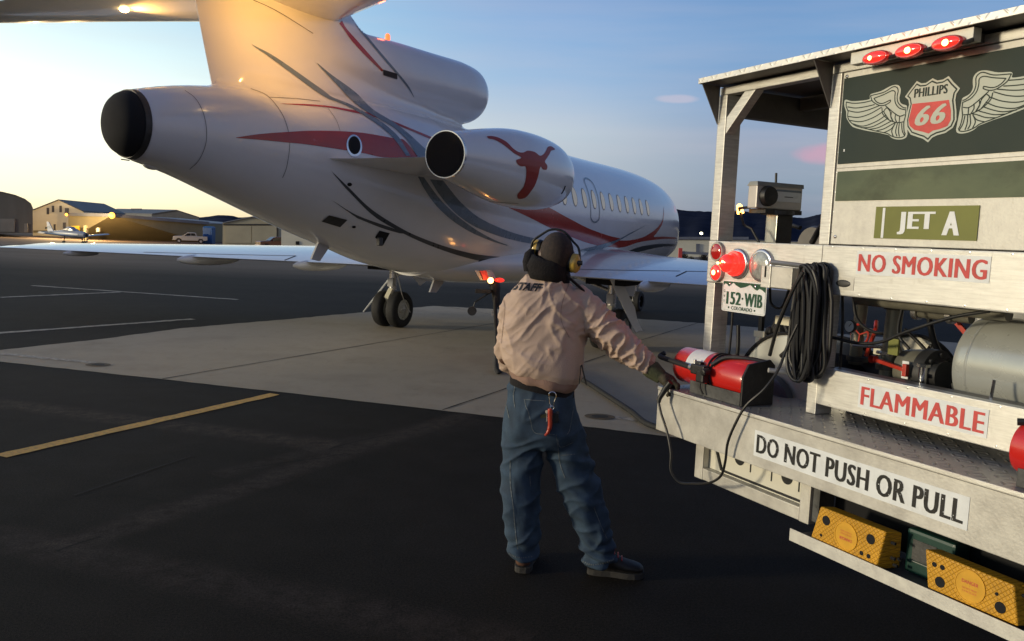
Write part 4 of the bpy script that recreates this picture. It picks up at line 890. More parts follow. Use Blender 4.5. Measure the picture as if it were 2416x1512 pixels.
# window row, door outline, panels
def side(p): return Vector((p.x, -3.0, p.y)), Vector((0, 1, 0))
for i in range(14):
    a = 4.92-.475*i; m_ = MB(); decal(m_, [(a+.098*math.cos(t), 2.585+.165*math.sin(t)) for t in [2*PI*k/22 for k in range(22)]], TFo, side, .06, .006)
    rim = m_.build('cabin_window', 'cabin_window', jet, smooth=True, angle=180)
    m_ = MB(); decal(m_, [(a+.112*math.cos(t), 2.585+.180*math.sin(t)) for t in [2*PI*k/22 for k in range(22)]], TFo, side, .06, .0045); m_.build('window_frame', 'seam', rim, smooth=True, angle=180)
def outline(P, w_):                                # closed thin ring outline polygon pieces
    out = []
    n = len(P)
    for i in range(n):
        a, b = Vector(P[i]), Vector(P[(i+1) % n]); d = (b-a)
        if d.length < 1e-6: continue
        d.normalize(); s_ = Vector((-d.y, d.x))*w_/2; out.append([tuple(a+s_), tuple(b+s_), tuple(b-s_), tuple(a-s_)])
    return out
m_ = MB(); dr = [(1.60+.23*math.cos(t) if True else 0, (2.86 if math.sin(t) > 0 else 2.28)+.12*math.sin(t)) for t in [2*PI*k/28 for k in range(28)]]
for q in outline(dr, .03): decal(m_, q, TFo, side, .06, .007)
m_.build('exit_door_outline', 'grey_paint', jet)
def ell(f, x, y, rx, ry, n=22, rot=0): return [f(x+rx*math.cos(2*PI*k/n)*math.cos(rot)-ry*math.sin(2*PI*k/n)*math.sin(rot), y+rx*math.cos(2*PI*k/n)*math.sin(rot)+ry*math.sin(2*PI*k/n)*math.cos(rot)) for k in range(n)]
v_ = jd([ell(z5, 1497, 1243, 66, 96, rot=-.12)], 'chrome', 'outlet_ring', TFo, 4, .010); jd([ell(z5, 1497, 1238, 50, 76, rot=-.12)], 'black_hole', 'air_outlet', TFo, 4, .014, v_)
jd([PZ(z2, [(83,1098),(120,1067),(211,1090),(175,1126)])], 'dark_metal', 'belly_grille', TFo, 4, .006)
jd([ell(z2, 221, 915, 12, 9)], 'black_hole', 'drain_port', TFo, 4, .006); jd([ell(z2, 243, 1125, 10, 6)], 'black_hole', 'drain_port', TFo, 4, .006)
jd([PZ(z2, [(348,1176),(370,1143),(421,1156),(388,1216)])], 'black_hole', 'service_bay', TFo, 4, .006)
m_ = MB()
for k in range(14): x = 1744+k*8.6; m_.cur = 0; decal(m_, PZ(z5, [(x,592+k*2.6),(x+5,593+k*2.6),(x+6,638+k*2.6),(x+1,636+k*2.6)]), TF, lambda p: JR(p.x, p.y), 3, .012)
m_.build('vent_louvre', 'black_hole', jet)
m_ = MB(); decal(m_, PZ(z5, [(1742,592),(1860,626),(1862,676),(1745,640)]), TF, lambda p: JR(p.x, p.y), 3, .009); m_.build('vent_frame', 'seam', jet)
def seamline(f, pts, w_, tree, name='panel_seam', mt='seam', off=.003, parent=jet):
    P = [Vector((*f(*p), 0)) for p in pts]; P = spline(P, 6) if len(P) > 2 else P; m_ = MB()
    for a, b in zip(P, P[1:]):
        d = (b-a).normalized(); s_ = Vector((-d.y, d.x, 0))*w_/2
        decal(m_, [((a+s_).x,(a+s_).y), ((b+s_).x,(b+s_).y), ((b-s_).x,(b-s_).y), ((a-s_).x,(a-s_).y)], tree, lambda p: JR(p.x, p.y), 6, off)
    if m_.f: m_.build(name, mt, parent)
seamline(z5, [(60,770),(150,840),(215,960),(243,1100),(235,1230),(180,1360),(100,1440)], 1.3, TFo)
seamline(z5, [(620,755),(760,815),(880,960),(940,1120),(950,1250),(925,1420),(890,1512)], 1.3, TFo)
seamline(z5, [(770,828),(1000,840),(1210,862)], 1.2, TFo); seamline(z5, [(1280,925),(1345,1020),(1380,1115)], .9, TFo)
seamline(z5, [(640,0),(780,62),(900,128),(1000,190),(1150,285)], 1.6, TF)
seamline(z5, [(240,740),(247,720)], 1.2, TF)
seamline(z2, [(1060,1192),(1300,1120),(1500,1085)], .7, TFo) if False else None
seamline(zb, [(0,45),(900,62),(1850,75)], 1.0, TWr, 'flap_seam', parent=wr); seamline(zb, [(1775,168),(1870,125),(1960,80)], 2.2, TWr, 'flap_gap', 'black_hole', parent=wr); seamline(zb, [(1960,80),(2300,84)], 1, TWr, 'flap_seam', parent=wr)
seamline(z7, [(1050,545),(1700,562),(2170,572)], .9, TWl, 'flap_seam', parent=wl); seamline(z7, [(2082,605),(2165,572)], 1.8, TWl, 'flap_gap', 'black_hole', parent=wl)
# longhorn head on the nacelle
lh = [(902,678),(925,676),(960,684),(1000,705),(1030,735),(1060,755),(1085,757),(1105,748),(1140,755),(1165,773),(1185,765),(1198,745),(1205,730),(1222,727),(1241,742),(1222,748),(1213,765),(1200,785),(1190,803),(1202,822),(1198,842),(1180,840),(1168,828),
      (1155,880),(1140,920),(1120,950),(1100,975),(1078,985),(1058,984),(1054,965),(1070,945),(1085,925),(1095,890),(1098,850),(1093,825),(1075,826),(1055,815),(1048,795),(1065,788),(1072,780),(1040,762),(1010,738),(975,712),(940,694),(912,688)]
jd([smooth_poly([z2(*p) for p in lh+lh[:1]], None, 3)], 'emblem_red', 'horned_head_emblem', TN, 3.0, .005, nac)
seamline(z2, [(905,1000),(1060,1010)], 0.8, TN, parent=nac); seamline(z2, [(1225,700),(1245,712),(1262,726)], 2.0, TN, 'nacelle_slot', 'black_hole', parent=nac); seamline(z2, [(1273,962),(1285,942),(1292,922)], 2.4, TN, 'nacelle_slot', 'black_hole', parent=nac)
# open refuelling panel under the wing root
pan = jd([PZ(z2, [(846,1327),(868,1284),(941,1287),(920,1329)])], 'dark_metal', 'refuel_bay', TFo, 3, .005)
mat('panel_glow', (.8,.5,.2), .5, 0, .3, 30, emit=(1,.50,.15), estr=.55)
jd([PZ(z2, [(885,1322),(893,1290),(935,1291),(917,1324)])], 'panel_glow', 'bay_lamp_glow', TFo, 3, .009, pan); jd([PZ(z2, [(852,1322),(860,1300),(880,1300),(876,1322)])], 'panel_glow', 'bay_lamp_glow', TFo, 3, .009, pan)
P = [JPt(z2(*q), 1.02) for q in ((838,1343),(924,1340),(946,1384),(868,1391))]; m_ = MB(); m_.prism(P, (0,-.015,0)); fl = m_.build('refuel_door', 'parking_white', jet)
P = [JPt(z2(*q), 1.04) for q in ((866,1344),(897,1342),(912,1387),(884,1389))]; m_ = MB(); m_.prism(P, (0,-.012,0)); m_.build('door_stripe', 'decal_red', fl)
# thin drain hose / cable from the service bay to the left wheel
pts = [JPt(v, .55) for v in (za(560,20), za(620,170), za(690,330), za(800,500), za(850,720), za(920,920), za(975,1030))]; pts = [pts[0]] + [p + Vector((0,i*.35,0)) for i, p in enumerate(pts[1:])]
pts = [JPt(v, r_) for v, r_ in zip((za(600,60), za(625,190), za(690,330), za(790,490), za(835,640), za(870,790), za(930,940), za(985,1040)), (.5,.4,.0,-.5,-.9,-1.3,-1.75,-1.8))]
m_ = MB(); m_.tube(spline(pts, 6), .008, 6); m_.build('grounding_cable', 'parking_white', jet)
m_ = MB(); m_.cbox(JPt(z2(372,1200), .9), (.07,.05,.10)); m_.build('service_valve', 'dark_metal', jet, bevel=.01)
# ================================================================== FUEL TRUCK (local: x to the right along the tail, y into the truck, z up)
truck = empty('fuel_truck', MT, 'aluminium jet fuel truck seen from behind with winged shield sign and lit red lamps', 'fuel truck')
WD = 2.59
def P2(f, *q): return f(*q)
def fr(name, mt, *boxes, bevel=.004, parent=truck):
    m_ = MB(); [m_.box(*b) for b in boxes]; return m_.build(name, mt, parent, bevel=bevel)
fr('frame_post', 'alu', (0,.062,0,.10,1.104,1.645)); fr('frame_post', 'alu', (0,.062,0,.10,1.862,2.60))
fr('frame_post', 'alu', (.733,.790,0,.10,1.104,1.645)); fr('frame_post', 'alu', (.733,.790,0,.07,1.862,2.60))
fr('frame_post', 'alu', (WD-.06,WD,0,.10,1.104,2.60))
fr('cross_beam', 'alu', (0,WD,-.006,.055,1.646,1.861), bevel=.006)
fr('lower_channel', 'alu', (.791,WD,-.003,.05,1.155,1.319), bevel=.004)
fr('lower_channel_flange', 'alu_dark', (.795,WD-.003,.05,.12,1.305,1.317), (.795,WD-.003,.05,.12,1.157,1.169), bevel=0)
fr('roof_rail', 'alu', (.0,WD,.004,.06,2.602,2.640)); fr('roof_side_rail', 'alu_dark', (.0,.05,.062,1.5,2.50,2.638))
fr('roof_side_rail', 'alu_dark', (WD-.05,WD,.062,1.5,2.50,2.638)); fr('roof_rib', 'alu_dark', (.06,WD-.06,.5,.55,2.57,2.638), (.06,WD-.06,1.0,1.05,2.57,2.638), bevel=0)
m_ = MB(); m_.prism([(.0625,.003,2.402),(.0625,.003,2.486),(.185,.003,2.601),(.262,.003,2.601)], (0,.055,0)); m_.build('corner_brace', 'alu', truck, bevel=.004)
m_ = MB(); m_.box(-.01,WD+.01,-.125,1.7,2.650,2.656); m_.build('roof_sheet', 'alu_dark', truck)
m_ = MB(); m_.box(-.012,WD+.012,-.130,-.124,2.648,2.675); m_.box(-.014,-.011,-.124,1.7,2.648,2.675); m_.box(-.008,WD+.008,-.1235,1.7,2.6565,2.674); m_.build('roof_edge', 'tread_plate_bright', truck, bevel=.001)
for x in (.004, .738, WD-.01):
    m_ = MB(); m_.prism([(x,-.004,2.647), (x,-.120,2.647), (x,-.006,2.455)], (.006,0,0)); m_.build('gusset', 'alu_dark', truck)
# rear cabinet with its panel
fr('cabinet', 'alu_panel', (.797,WD-.065,.003,1.25,1.866,2.598), bevel=.003)
m_ = MB()
for q in ((.817,2.580),(.822,1.898),(1.7,2.58),(1.7,1.9)): m_.lathe([(0,.008),(.004,.007),(.006,.003),(.007,0)], (q[0],.003,q[1]), (0,-1,0), 10)
m_.build('screw', 'bare_metal', truck, smooth=True)
def plate(name, mt, x0, x1, z0, z1, y=.0, t=.002, parent=truck, bevel=0):
    m_ = MB(); m_.box(x0, x1, y-t, y, z0, z1); return m_.build(name, mt, parent, bevel=bevel)
def words(name, mt, s, x0, x1, z0, z1, y, bold=.03, shear=0, parent=truck):
    m_ = MB(); text_on(m_, s, (x0, y, z0), (1,0,0), (0,0,1), z1-z0, x1-x0, bold, shear); return m_.build(name, mt, parent)
sg = plate('sign_panel', 'decal_green', .805, 2.40, 2.210, 2.572, .001, .002)
plate('sage_panel', 'decal_sage', .808, 2.40, 2.052, 2.178, .001, .002)
ja = plate('fuel_grade_label', 'decal_olive', 1.025, 1.477, 1.896, 2.025, .001, .002)
plate('label_bar', 'decal_white', 1.060, 1.072, 1.898, 2.020, -.0012, .001, ja)
def zt(f, x, y, yy=0.0): p = TP(*f(x, y), yy); return p.x, p.z
a_ = zt(z3,1355,1395); words('label_text', 'decal_white', 'JET', 1.135, 1.302, 1.914, 2.003, -.0022, .045, 0, ja); words('label_text', 'decal_white', 'A', 1.334, 1.407, 1.914, 2.003, -.0022, .045, 0, ja)
# winged shield emblem
def zl(x, y): p = TP((3300+x/(2416/732))/1.66957, (200+y/(2416/732))/1.66957, 0); return (p.x, p.z)
def flat(poly, y, mt, name, parent, mir=None):
    vs, fs = fill2d([(mir*2-a if mir else a, b) for a, b in poly], 1.0); m_ = MB(); m_.add([(p.x, y, p.y) for p in vs], fs); o = m_.build(name, mt, parent); return o
uc = zl(1235, 700)[0] + .003
SH = [(875,600),(940,510),(1030,395),(1090,425),(1150,418),(1235,360),(1300,388),(1370,375),(1445,330),(1510,410),(1592,490),(1545,560),(1530,640),(1545,780),(1545,900),(1500,1000),(1400,1070),(1290,1100),(1230,1130),(1175,1192),(1110,1145),(1040,1122),(950,1090),(890,1000),(885,900),(910,780),(930,700),(920,640)]
sh = [zl(*p) for p in SH]
def inset(P, d):
    n = len(P); out = []
    area = sum(P[i][0]*P[(i+1)%n][1]-P[(i+1)%n][0]*P[i][1] for i in range(n)); sg_ = 1 if area > 0 else -1
    for i in range(n):
        a, b, c = Vector(P[i-1]), Vector(P[i]), Vector(P[(i+1)%n]); e1 = (b-a).normalized(); e2 = (c-b).normalized()
        n1 = Vector((-e1.y, e1.x))*sg_; n2 = Vector((-e2.y, e2.x))*sg_; q = (n1+n2); q = q/max(q.length_squared/2, .6); out.append(tuple(b+q*d))
    return out
WING = [(900,720),(885,708),(840,695),(812,670),(800,620),(812,560),(818,500),(795,455),(750,443),(680,462),(560,525),(440,560),(415,590),(410,630),(300,650),(180,655),(110,636),(86,655),(85,720),(108,790),(112,870),(145,930),(195,990),(300,1022),(400,1045),(520,1063),(600,1083),(660,1098),(700,1132),(760,1152),(830,1152),(885,1130),(905,1090)]
LN = [[(112,668),(200,683),(320,676),(440,650)],[(130,730),(230,745),(350,730),(480,700)],[(112,665),(110,720),(135,790)],[(130,778),(250,800),(380,775),(540,715)],[(138,855),(270,866),(420,820),(570,735)],[(150,905),(300,922),(460,870),(600,785)],[(195,950),(330,980),(500,920),(630,835)],
      [(310,1003),(440,990),(560,935),(650,880)],[(410,1022),(520,1002),(620,955),(700,912)],[(500,1042),(600,1015),(690,965),(760,930)],[(600,1065),(690,1020),(745,950)],[(135,790),(130,860),(160,920),(230,975),(330,1003),(500,1045),(640,1075),(690,1105),(760,1128),(820,1128),(862,1112),(875,1085)],
      [(425,592),(440,582),(600,540),(715,472),(768,478),(785,520),(772,600),(785,675),(845,735),(890,745)],[(470,620),(600,570),(700,522),(745,535),(742,600),(750,680),(800,745),(875,768)],[(428,592),(455,660),(540,710),(610,708),(680,668),(685,640)],[(470,620),(510,668),(580,686),(685,640)],
      [(575,745),(585,820),(645,885),(700,915),(780,935),(850,925)],[(640,738),(600,790),(640,860),(670,905)],[(640,738),(680,790),(690,850),(720,920)],[(700,800),(690,860),(718,918)],[(752,830),(745,880),(765,925)],[(805,850),(798,925)],[(620,715),(720,800),(800,850),(868,832)],
      [(745,945),(702,1040),(720,1112)],[(775,942),(752,1050),(770,1112)],[(830,942),(838,1040),(868,1105)],[(800,942),(790,1040),(800,1115)],[(885,760),(880,840),(858,940),(862,1040),(878,1085)]]
wpoly = [(v.x, v.y) for v in spline([(a, b, 0) for a, b in [zl(*p) for p in WING]], 3)]
for mir in (None, uc):
    flat(wpoly, -.0016, 'decal_cream', 'emblem_wing', sg, mir)
    m_ = MB()
    for ln in LN:
        P = spline([(a, b, 0) for a, b in [zl(*p) for p in ln]], 5); wd = .0042
        for i, (a, b) in enumerate(zip(P, P[1:])):
            if (b-a).length < 1e-6: continue
            d = (b-a).normalized(); s_ = Vector((-d.y, d.x, 0))*wd/2; a = a-d*.0006; b = b+d*.0006; yy = -.0024-.00002*(i % 2)
            Q = [a+s_, b+s_, b-s_, a-s_]; m_.face([(uc*2-q.x if mir else q.x, yy, q.y) for q in Q])
    m_.build('wing_lines', 'decal_green', sg)
flat(sh, -.0030, 'decal_cream', 'emblem_shield', sg); flat(inset(sh, .007), -.0036, 'decal_green', 'shield_outline', sg); flat(inset(sh, .0125), -.0042, 'decal_cream', 'shield_field', sg)
RD = [(975,692),(1212,668),(1450,640),(1478,780),(1474,900),(1432,980),(1330,1020),(1240,1040),(1187,1078),(1110,1055),(1000,1030),(938,975),(926,900),(958,780)]
flat([zl(*p) for p in RD], -.0048, 'decal_red', 'shield_red_field', sg)
a_, b_ = zl(990,668), zl(1437,500); words('emblem_text', 'decal_green', 'PHILLIPS', a_[0], b_[0], 2.4465, 2.481, -.0048, .035, 0, sg)
a_, b_ = zl(1003,985), zl(1400,975); words('emblem_number', 'decal_cream', '66', a_[0], b_[0], zl(1040,985)[1]+.002, zl(1150,725)[1]+.002, -.0056, .05, .25, sg)
plate('scratch', 'decal_white', .833, .839, 2.262, 2.272, -.001, .001, sg)
# rivets, weld beads and seams
m_ = MB()
for x in [.02+.16*i for i in range(17)]:
    for z in (1.853, 1.656): 
        if x > .5: m_.lathe([(0,.0045),(.0015,.004),(.0022,.0)], (x,-.006,z), (0,-1,0), 8)
for x in [.87+.19*i for i in range(9)]:
    for z in (1.309, 1.166): m_.lathe([(0,.0045),(.0015,.004),(.0022,.0)], (x,-.003,z), (0,-1,0), 8)
for z in [1.92+.085*i for i in range(8)]: m_.lathe([(0,.004),(.0015,.0035),(.002,.0)], (.802,.003,z), (0,-1,0), 8)
rv = m_.build('rivets', 'bare_metal', truck, smooth=True); rv['kind'] = 'stuff'
for x in (.765, 1.93): m_ = MB(); m_.box(x-.0015, x+.0015, -.0068, -.006, 1.648, 1.859); m_.build('beam_seam', 'alu_dark', truck)
m_ = MB(); m_.box(.0, WD, -.2790, -.2786, 1.0855, 1.0875); m_.build('deck_seam', 'alu_dark', truck)
m_ = MB(); m_.box(.796, 2.5, .0008, .003, 2.192, 2.1935); m_.build('panel_fold', 'alu_dark', truck)
# light bar and its three oval lamps
lb = fr('light_bar', 'alu_panel', (.925,1.462,-.105,-.060,2.597,2.646), bevel=.003); [fr('light_bar_arm', 'alu_dark', (x_,x_+.03,-.06,.004,2.61,2.644), bevel=0) for x_ in (.95, 1.40)]
for i, u in enumerate((1.062, 1.215, 1.372)):
    m_ = MB(); m_.rings([[Vector((u+math.cos(2*PI*k/28)*.064*s_, -.106-d, 2.603+math.sin(2*PI*k/28)*.027*s_)) for k in range(28)] for d, s_ in ((0,1),(.016,1),(.022,.9))]); h_ = m_.build('lamp_rim', 'lens_red', truck, smooth=True, angle=40)
    m_ = MB(); m_.rings([[Vector((u+math.cos(2*PI*k/28)*.056*s_, -.124-d, 2.603+math.sin(2*PI*k/28)*.021*s_)) for k in range(28)] for d, s_ in ((0,1),(.008,.92),(.013,.7),(.016,.3))]); m_.build('lamp_lens', 'lens_red_lit', h_, smooth=True)
    m_ = MB(); m_.ball((u+(.006 if i else -.012), -.138, 2.601), .012 if i else .009, 12, (1.2,.5,1)); m_.build('lamp_bulb', 'lens_hot', h_, smooth=True)
    m_ = MB(); m_.tube([(u+.05,-.11,2.596),(u+.075,-.115,2.594),(u+.095,-.108,2.600)], .008, 6); m_.build('lamp_plug', 'black_plastic', h_)
# round lamps on the beam
def lamp(u, z, r, dome, rim, lens, name, hot=None, rim_r=None):
    rr = rim_r or r*1.18
    m_ = MB(); m_.lathe([(0,rr),(.012,rr),(.018,rr*.93),(.018,r*.9)], (u,-.006,z), (0,-1,0), 40); h_ = m_.build('lamp_rim', rim, truck, smooth=True, angle=50)
    m_ = MB(); m_.lathe([(.014,r)] + [(.014+dome*math.sin(t), r*math.cos(t)) for t in [PI/2*k/7 for k in range(1, 7)]] + [(.014+dome, .001)], (u,-.006,z), (0,-1,0), 40); m_.build(name, lens, h_, smooth=True)
    if hot: m_ = MB(); m_.ball((u+hot[0], -.022-dome*hot[3], z+hot[1]), hot[2], 12, (1,.4,1)); m_.build('lamp_bulb', 'lens_hot', h_, smooth=True)
    return h_
lamp(.082, 1.806, .043, .012, 'lens_clear', 'lens_red', 'lamp_lens'); lamp(.089, 1.699, .041, .014, 'lens_clear', 'lens_red_lit', 'lamp_lens', (-.004,0,.013,.9))
h3 = lamp(.238, 1.752, .062, .030, 'bare_metal', 'lens_red_lit', 'lamp_lens', None, .076)
m_ = MB(); m_.lathe([(.02,.046),(.055,.046)] + [(.055+.035*math.sin(t), .046*math.cos(t)) for t in [PI/2*k/7 for k in range(1, 7)]] + [(.0905,.001)], (.232,-.02,1.752), (0,-1,0), 32); m_.build('lamp_dome', 'lens_red_lit', h3, smooth=True)
m_ = MB(); m_.ball((.205,-.112,1.752), .007, 10); m_.ball((.238,-.112,1.760), .006, 10); m_.build('lamp_bulb', 'lens_hot', h3, smooth=True)
m_ = MB(); m_.lathe([(.034,.0635),(.040,.061),(.041,.050)], (.238,-.006,1.752), (0,-1,0), 32); m_.build('lamp_reflector', 'lens_amber' if False else 'lens_red_lit', h3, smooth=True)
lamp(.404, 1.752, .068, .016, 'bare_metal', 'lens_clear', 'lamp_lens', None, .079)
l_ = bpy.data.lights.new('tail_light', 'POINT'); l_.energy = .35; l_.color = (1,.10,.05); l_.shadow_soft_size = .04; lo = bpy.data.objects.new('tail_light', l_); COL.objects.link(lo); lo.parent = truck; lo.location = (.16,-.17,1.74)
l_ = bpy.data.lights.new('bar_light', 'POINT'); l_.energy = .35; l_.color = (1,.16,.06); l_.shadow_soft_size = .04; lo = bpy.data.objects.new('bar_light', l_); COL.objects.link(lo); lo.parent = truck; lo.location = (1.2,-.19,2.60)
# licence plate
m_ = MB(); n_ = 5; x0, x1, zz0, zz1, rr = .158, .468, 1.512, 1.667, .014
P = []
for cx_, cz_, a0 in ((x1-rr,zz1-rr,0),(x0+rr,zz1-rr,PI/2),(x0+rr,zz0+rr,PI),(x1-rr,zz0+rr,1.5*PI)): P += [(cx_+rr*math.cos(a0+PI/2*k/n_), -.030, cz_+rr*math.sin(a0+PI/2*k/n_)) for k in range(n_+1)]
m_.prism(P, (0,.003,0)); pl = m_.build('licence_plate', 'decal_white', truck)
xs_ = [.164,.178,.192,.206,.222,.238,.255,.272,.290,.305,.322,.340,.355,.372,.390,.405,.420,.440,.462]; zs_ = [1.640,1.650,1.646,1.636,1.648,1.657,1.646,1.640,1.634,1.637,1.641,1.648,1.655,1.645,1.634,1.630,1.640,1.634,1.622]
m_ = MB(); [m_.face([(a,-.0312,p), (b,-.0312,q), (b,-.0312,1.662), (a,-.0312,1.662)]) for a, b, p, q in zip(xs_, xs_[1:], zs_, zs_[1:])]; m_.build('plate_mountains', 'plate_green', pl)
words('plate_number', 'plate_green', '152', .192, .298, 1.548, 1.612, -.0318, .04, 0, pl); words('plate_number', 'plate_green', 'WIB', .322, .445, 1.548, 1.612, -.0318, .03, 0, pl)
m_ = MB(); m_.lathe([(0,.0055),(.001,.0055)], (.308,-.0312,1.583), (0,-1,0), 12, True); m_.lathe([(0,.005),(.001,.005)], (.213,-.0312,1.532), (0,-1,0), 12, True); m_.lathe([(0,.005),(.001,.005)], (.397,-.0312,1.532), (0,-1,0), 12, True); m_.build('plate_dot', 'plate_green', pl)
words('plate_state', 'plate_green', 'COLORADO', .232, .380, 1.523, 1.541, -.0318, .02, 0, pl)
for i, c_ in enumerate('GVT'): words('plate_letter', 'plate_green', c_, .170, .181, 1.606-i*.026, 1.619-i*.026, -.0318, .01, 0, pl)
for u in (.215, .395): m_ = MB(); m_.ball((u,-.034,1.649), .007, 12, (1,.7,1)); m_.build('plate_screw', 'chrome', pl, smooth=True)
m_ = MB()
for a, b in (((x0+.008,zz0+.006),(x1-.008,zz0+.006)),((x0+.006,zz0+.01),(x0+.006,zz1-.01)),((x1-.006,zz0+.01),(x1-.006,zz1-.01))): m_.bar((a[0],-.0312,a[1]), (b[0],-.0312,b[1]), .0012, .0006)
m_.build('plate_border', 'plate_green', pl)
fr('plate_bracket', 'dark_metal', (.19,.44,-.026,-.008,1.60,1.665), bevel=0)
# socket box, cord pegs, latch
bx_ = fr('socket_box', 'alu', (.470,.530,-.075,-.007,1.652,1.755), bevel=.003); fr('socket_box_slot', 'black_hole', (.493,.503,-.0765,-.074,1.700,1.752), bevel=0, parent=bx_)
fr('socket_box_side', 'alu_dull', (.530,.66,-.07,-.007,1.655,1.752), bevel=.003)
for z in (1.770, 1.285):
    m_ = MB(); m_.cyl((.74,0,z-.01), (.62 if z > 1.5 else .66,-.17,z+.005), .011, 12); m_.build('cord_peg', 'alu', truck, smooth=True)
lt = plate('latch_plate', 'alu_dull', .838, .950, 1.672, 1.726, -.006, .002); m_ = MB(); m_.ball((.894,-.008,1.699), .040, 18, (1,.10,.40)); m_.build('paddle_latch', 'dark_metal', lt, smooth=True)
# hazard words
a_ = plate('no_smoking_sign', 'decal_white', .955, 1.545, 1.744, 1.841, -.0065, .0015); words('sign_text', 'decal_red', 'NO SMOKING', .965, 1.535, 1.756, 1.829, -.0090, .030, 0, a_)
a_ = plate('flammable_sign', 'decal_white', 1.020, 1.592, 1.186, 1.290, -.0035, .0015); words('sign_text', 'decal_red', 'FLAMMABLE', 1.032, 1.580, 1.200, 1.277, -.0058, .030, 0, a_)
# rear step bumper
fr('bumper', 'alu_dull', (0,WD,-.275,-.262,.876,1.098), (0,.012,-.262,.25,.876,1.098), (WD-.012,WD,-.262,.25,.876,1.098), bevel=.003)
m_ = MB(); m_.box(.0,WD,-.272,.30,1.0985,1.103); m_.build('step_deck', 'tread_plate', truck)
fr('deck_edge', 'alu', (0,WD,-.279,-.268,1.090,1.104), bevel=.001)
a_ = plate('do_not_push_sign', 'decal_white', .716, 1.732, .922, 1.037, -.2755, .0015); words('sign_text', 'decal_black', 'DO NOT PUSH OR PULL', .731, 1.715, .939, 1.021, -.2778, .030, 0, a_)
# wear flakes on the black letters
m_ = MB(); rnd = random.Random(4)
for k in range(70):
    x = rnd.choice((.775,.80,.86,.89,.92,1.45,1.40,1.66,1.02,1.57)) + rnd.gauss(0,.02); z = rnd.uniform(.94,1.02); s_ = rnd.uniform(.001,.0045)
    m_.face([(x+s_*rnd.uniform(.3,1)*math.cos(t), -.2785, z+s_*rnd.uniform(.2,.8)*math.sin(t)) for t in (0,1.3,2.5,3.8,5.1)])
m_.build('letter_wear', 'decal_white', a_)
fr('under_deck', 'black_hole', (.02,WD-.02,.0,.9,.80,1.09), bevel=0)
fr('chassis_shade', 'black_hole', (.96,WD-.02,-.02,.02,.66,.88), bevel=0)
# recessed frame below the bumper with its panel
fr('step_frame', 'alu_dull', (.176,.236,-.15,-.11,.662,.872), (.882,.938,-.15,-.11,.662,.872), (.237,.881,-.149,-.11,.664,.722), bevel=.004)
pb = plate('back_panel', 'decal_sage' if False else 'reel_paint', .236, .882, .722, .87, -.105, .004)
for q, r_ in ((zt(z8,430,335,-.11), .034), (zt(z8,735,455,-.11), .034)):
    m_ = MB(); m_.lathe([(0,r_),(.001,r_)], (q[0],-.1105,q[1]), (0,-1,0), 26, True); m_.build('letter_reflection', 'decal_black', pb)  # black shapes paint the panel's reflection of the bumper lettering
for q in (zt(z8,500,395,-.11), zt(z8,635,452,-.11), zt(z8,812,520,-.11)): fr('letter_reflection', 'decal_black', (q[0]-.003,q[0]+.003,-.112,-.110,q[1]-.022,q[1]+.03), bevel=0, parent=pb)
m_ = MB(); m_.bar((.27,-.112,.87), (.335,-.112,.735), .012, .012); m_.bar((.335,-.112,.735), (.88,-.112,.735), .008, .01); m_.build('panel_gasket', 'rubber', truck)
fr('frame_hinge', 'bracket_grey', (.944,.98,-.14,-.05,.68,.872), bevel=.004)
# chock shelf
fr('chock_shelf', 'alu_panel', (.945,WD,-.262,-.257,.612,.664), bevel=.001); fr('shelf_floor', 'alu_dark', (.945,WD,-.2565,-.02,.628,.634), bevel=0)
# roof-mounted things in the cage: meter head on a pedestal with amber lamp
mh = fr('meter_head', 'pipe_grey', (.135,.200,.115,.425,2.035,2.150), bevel=.006)
m_ = MB(); m_.prism([(.128,.110,2.148),(.206,.110,2.148),(.195,.118,2.170),(.140,.118,2.170)], (0,.318,0)); m_.build('meter_lid', 'tank_paint', mh, bevel=.002)
mat('meter_grey', (.60,.57,.52), .45, .2, .05, 8); mh.data.materials[0] = MATS['meter_grey']
m_ = MB(); m_.lathe([(0,.052),(.012,.052),(.03,.046),(.034,.0)], (.2,.182,2.098), (1,0,0), 28); m_.build('meter_knob', 'black_plastic', mh, smooth=True, angle=40)
m_ = MB(); m_.box(.2,.202,.245,.415,2.075,2.125); m_.build('meter_window', 'decal_white', mh); m_ = MB(); m_.box(.2,.202,.245,.415,2.126,2.136); m_.build('meter_label', 'grey_paint', mh); m_ = MB(); m_.box(.202,.2025,.30,.36,2.098,2.102); m_.build('meter_slot', 'dark_metal', mh)
m_ = MB(); m_.box(.120,.200,.262,.368,1.862,2.012); m_.build('pedestal', 'tank_paint', truck, bevel=.004); m_ = MB(); m_.box(.2,.201,.262,.368,1.862,2.012); m_.build('pedestal_shade', 'dark_metal', truck)  # thin dark sheet paints the shade on the pedestal's unlit side
m_ = MB(); m_.box(.09,.21,.17,.42,2.012,2.034); m_.lathe([(0,.085),(.02,.085)], (.16,.30,2.008), (0,0,1), 24, True); m_.build('meter_base', 'dark_metal', truck)
m_ = MB(); m_.cyl((.16,.275,2.165), (.16,.272,2.222), .006, 8); m_.build('meter_pin', 'dark_metal', truck)
am = TP((2850+285/4.32)/1.66957, (650+820/4.32)/1.66957, .15)
m_ = MB(); m_.tube([(.13,.14,2.04), (.06,.13,2.035), tuple(am)], .008, 6); m_.build('lamp_bracket', 'dark_metal', truck)
m_ = MB(); m_.lathe([(0,.018),(.012,.018),(.014,.016),(.042,.015),(.05,.008),(.052,0)], am, (-.35,0,1), 16); m_.build('amber_lamp', 'lens_amber', truck, smooth=True)
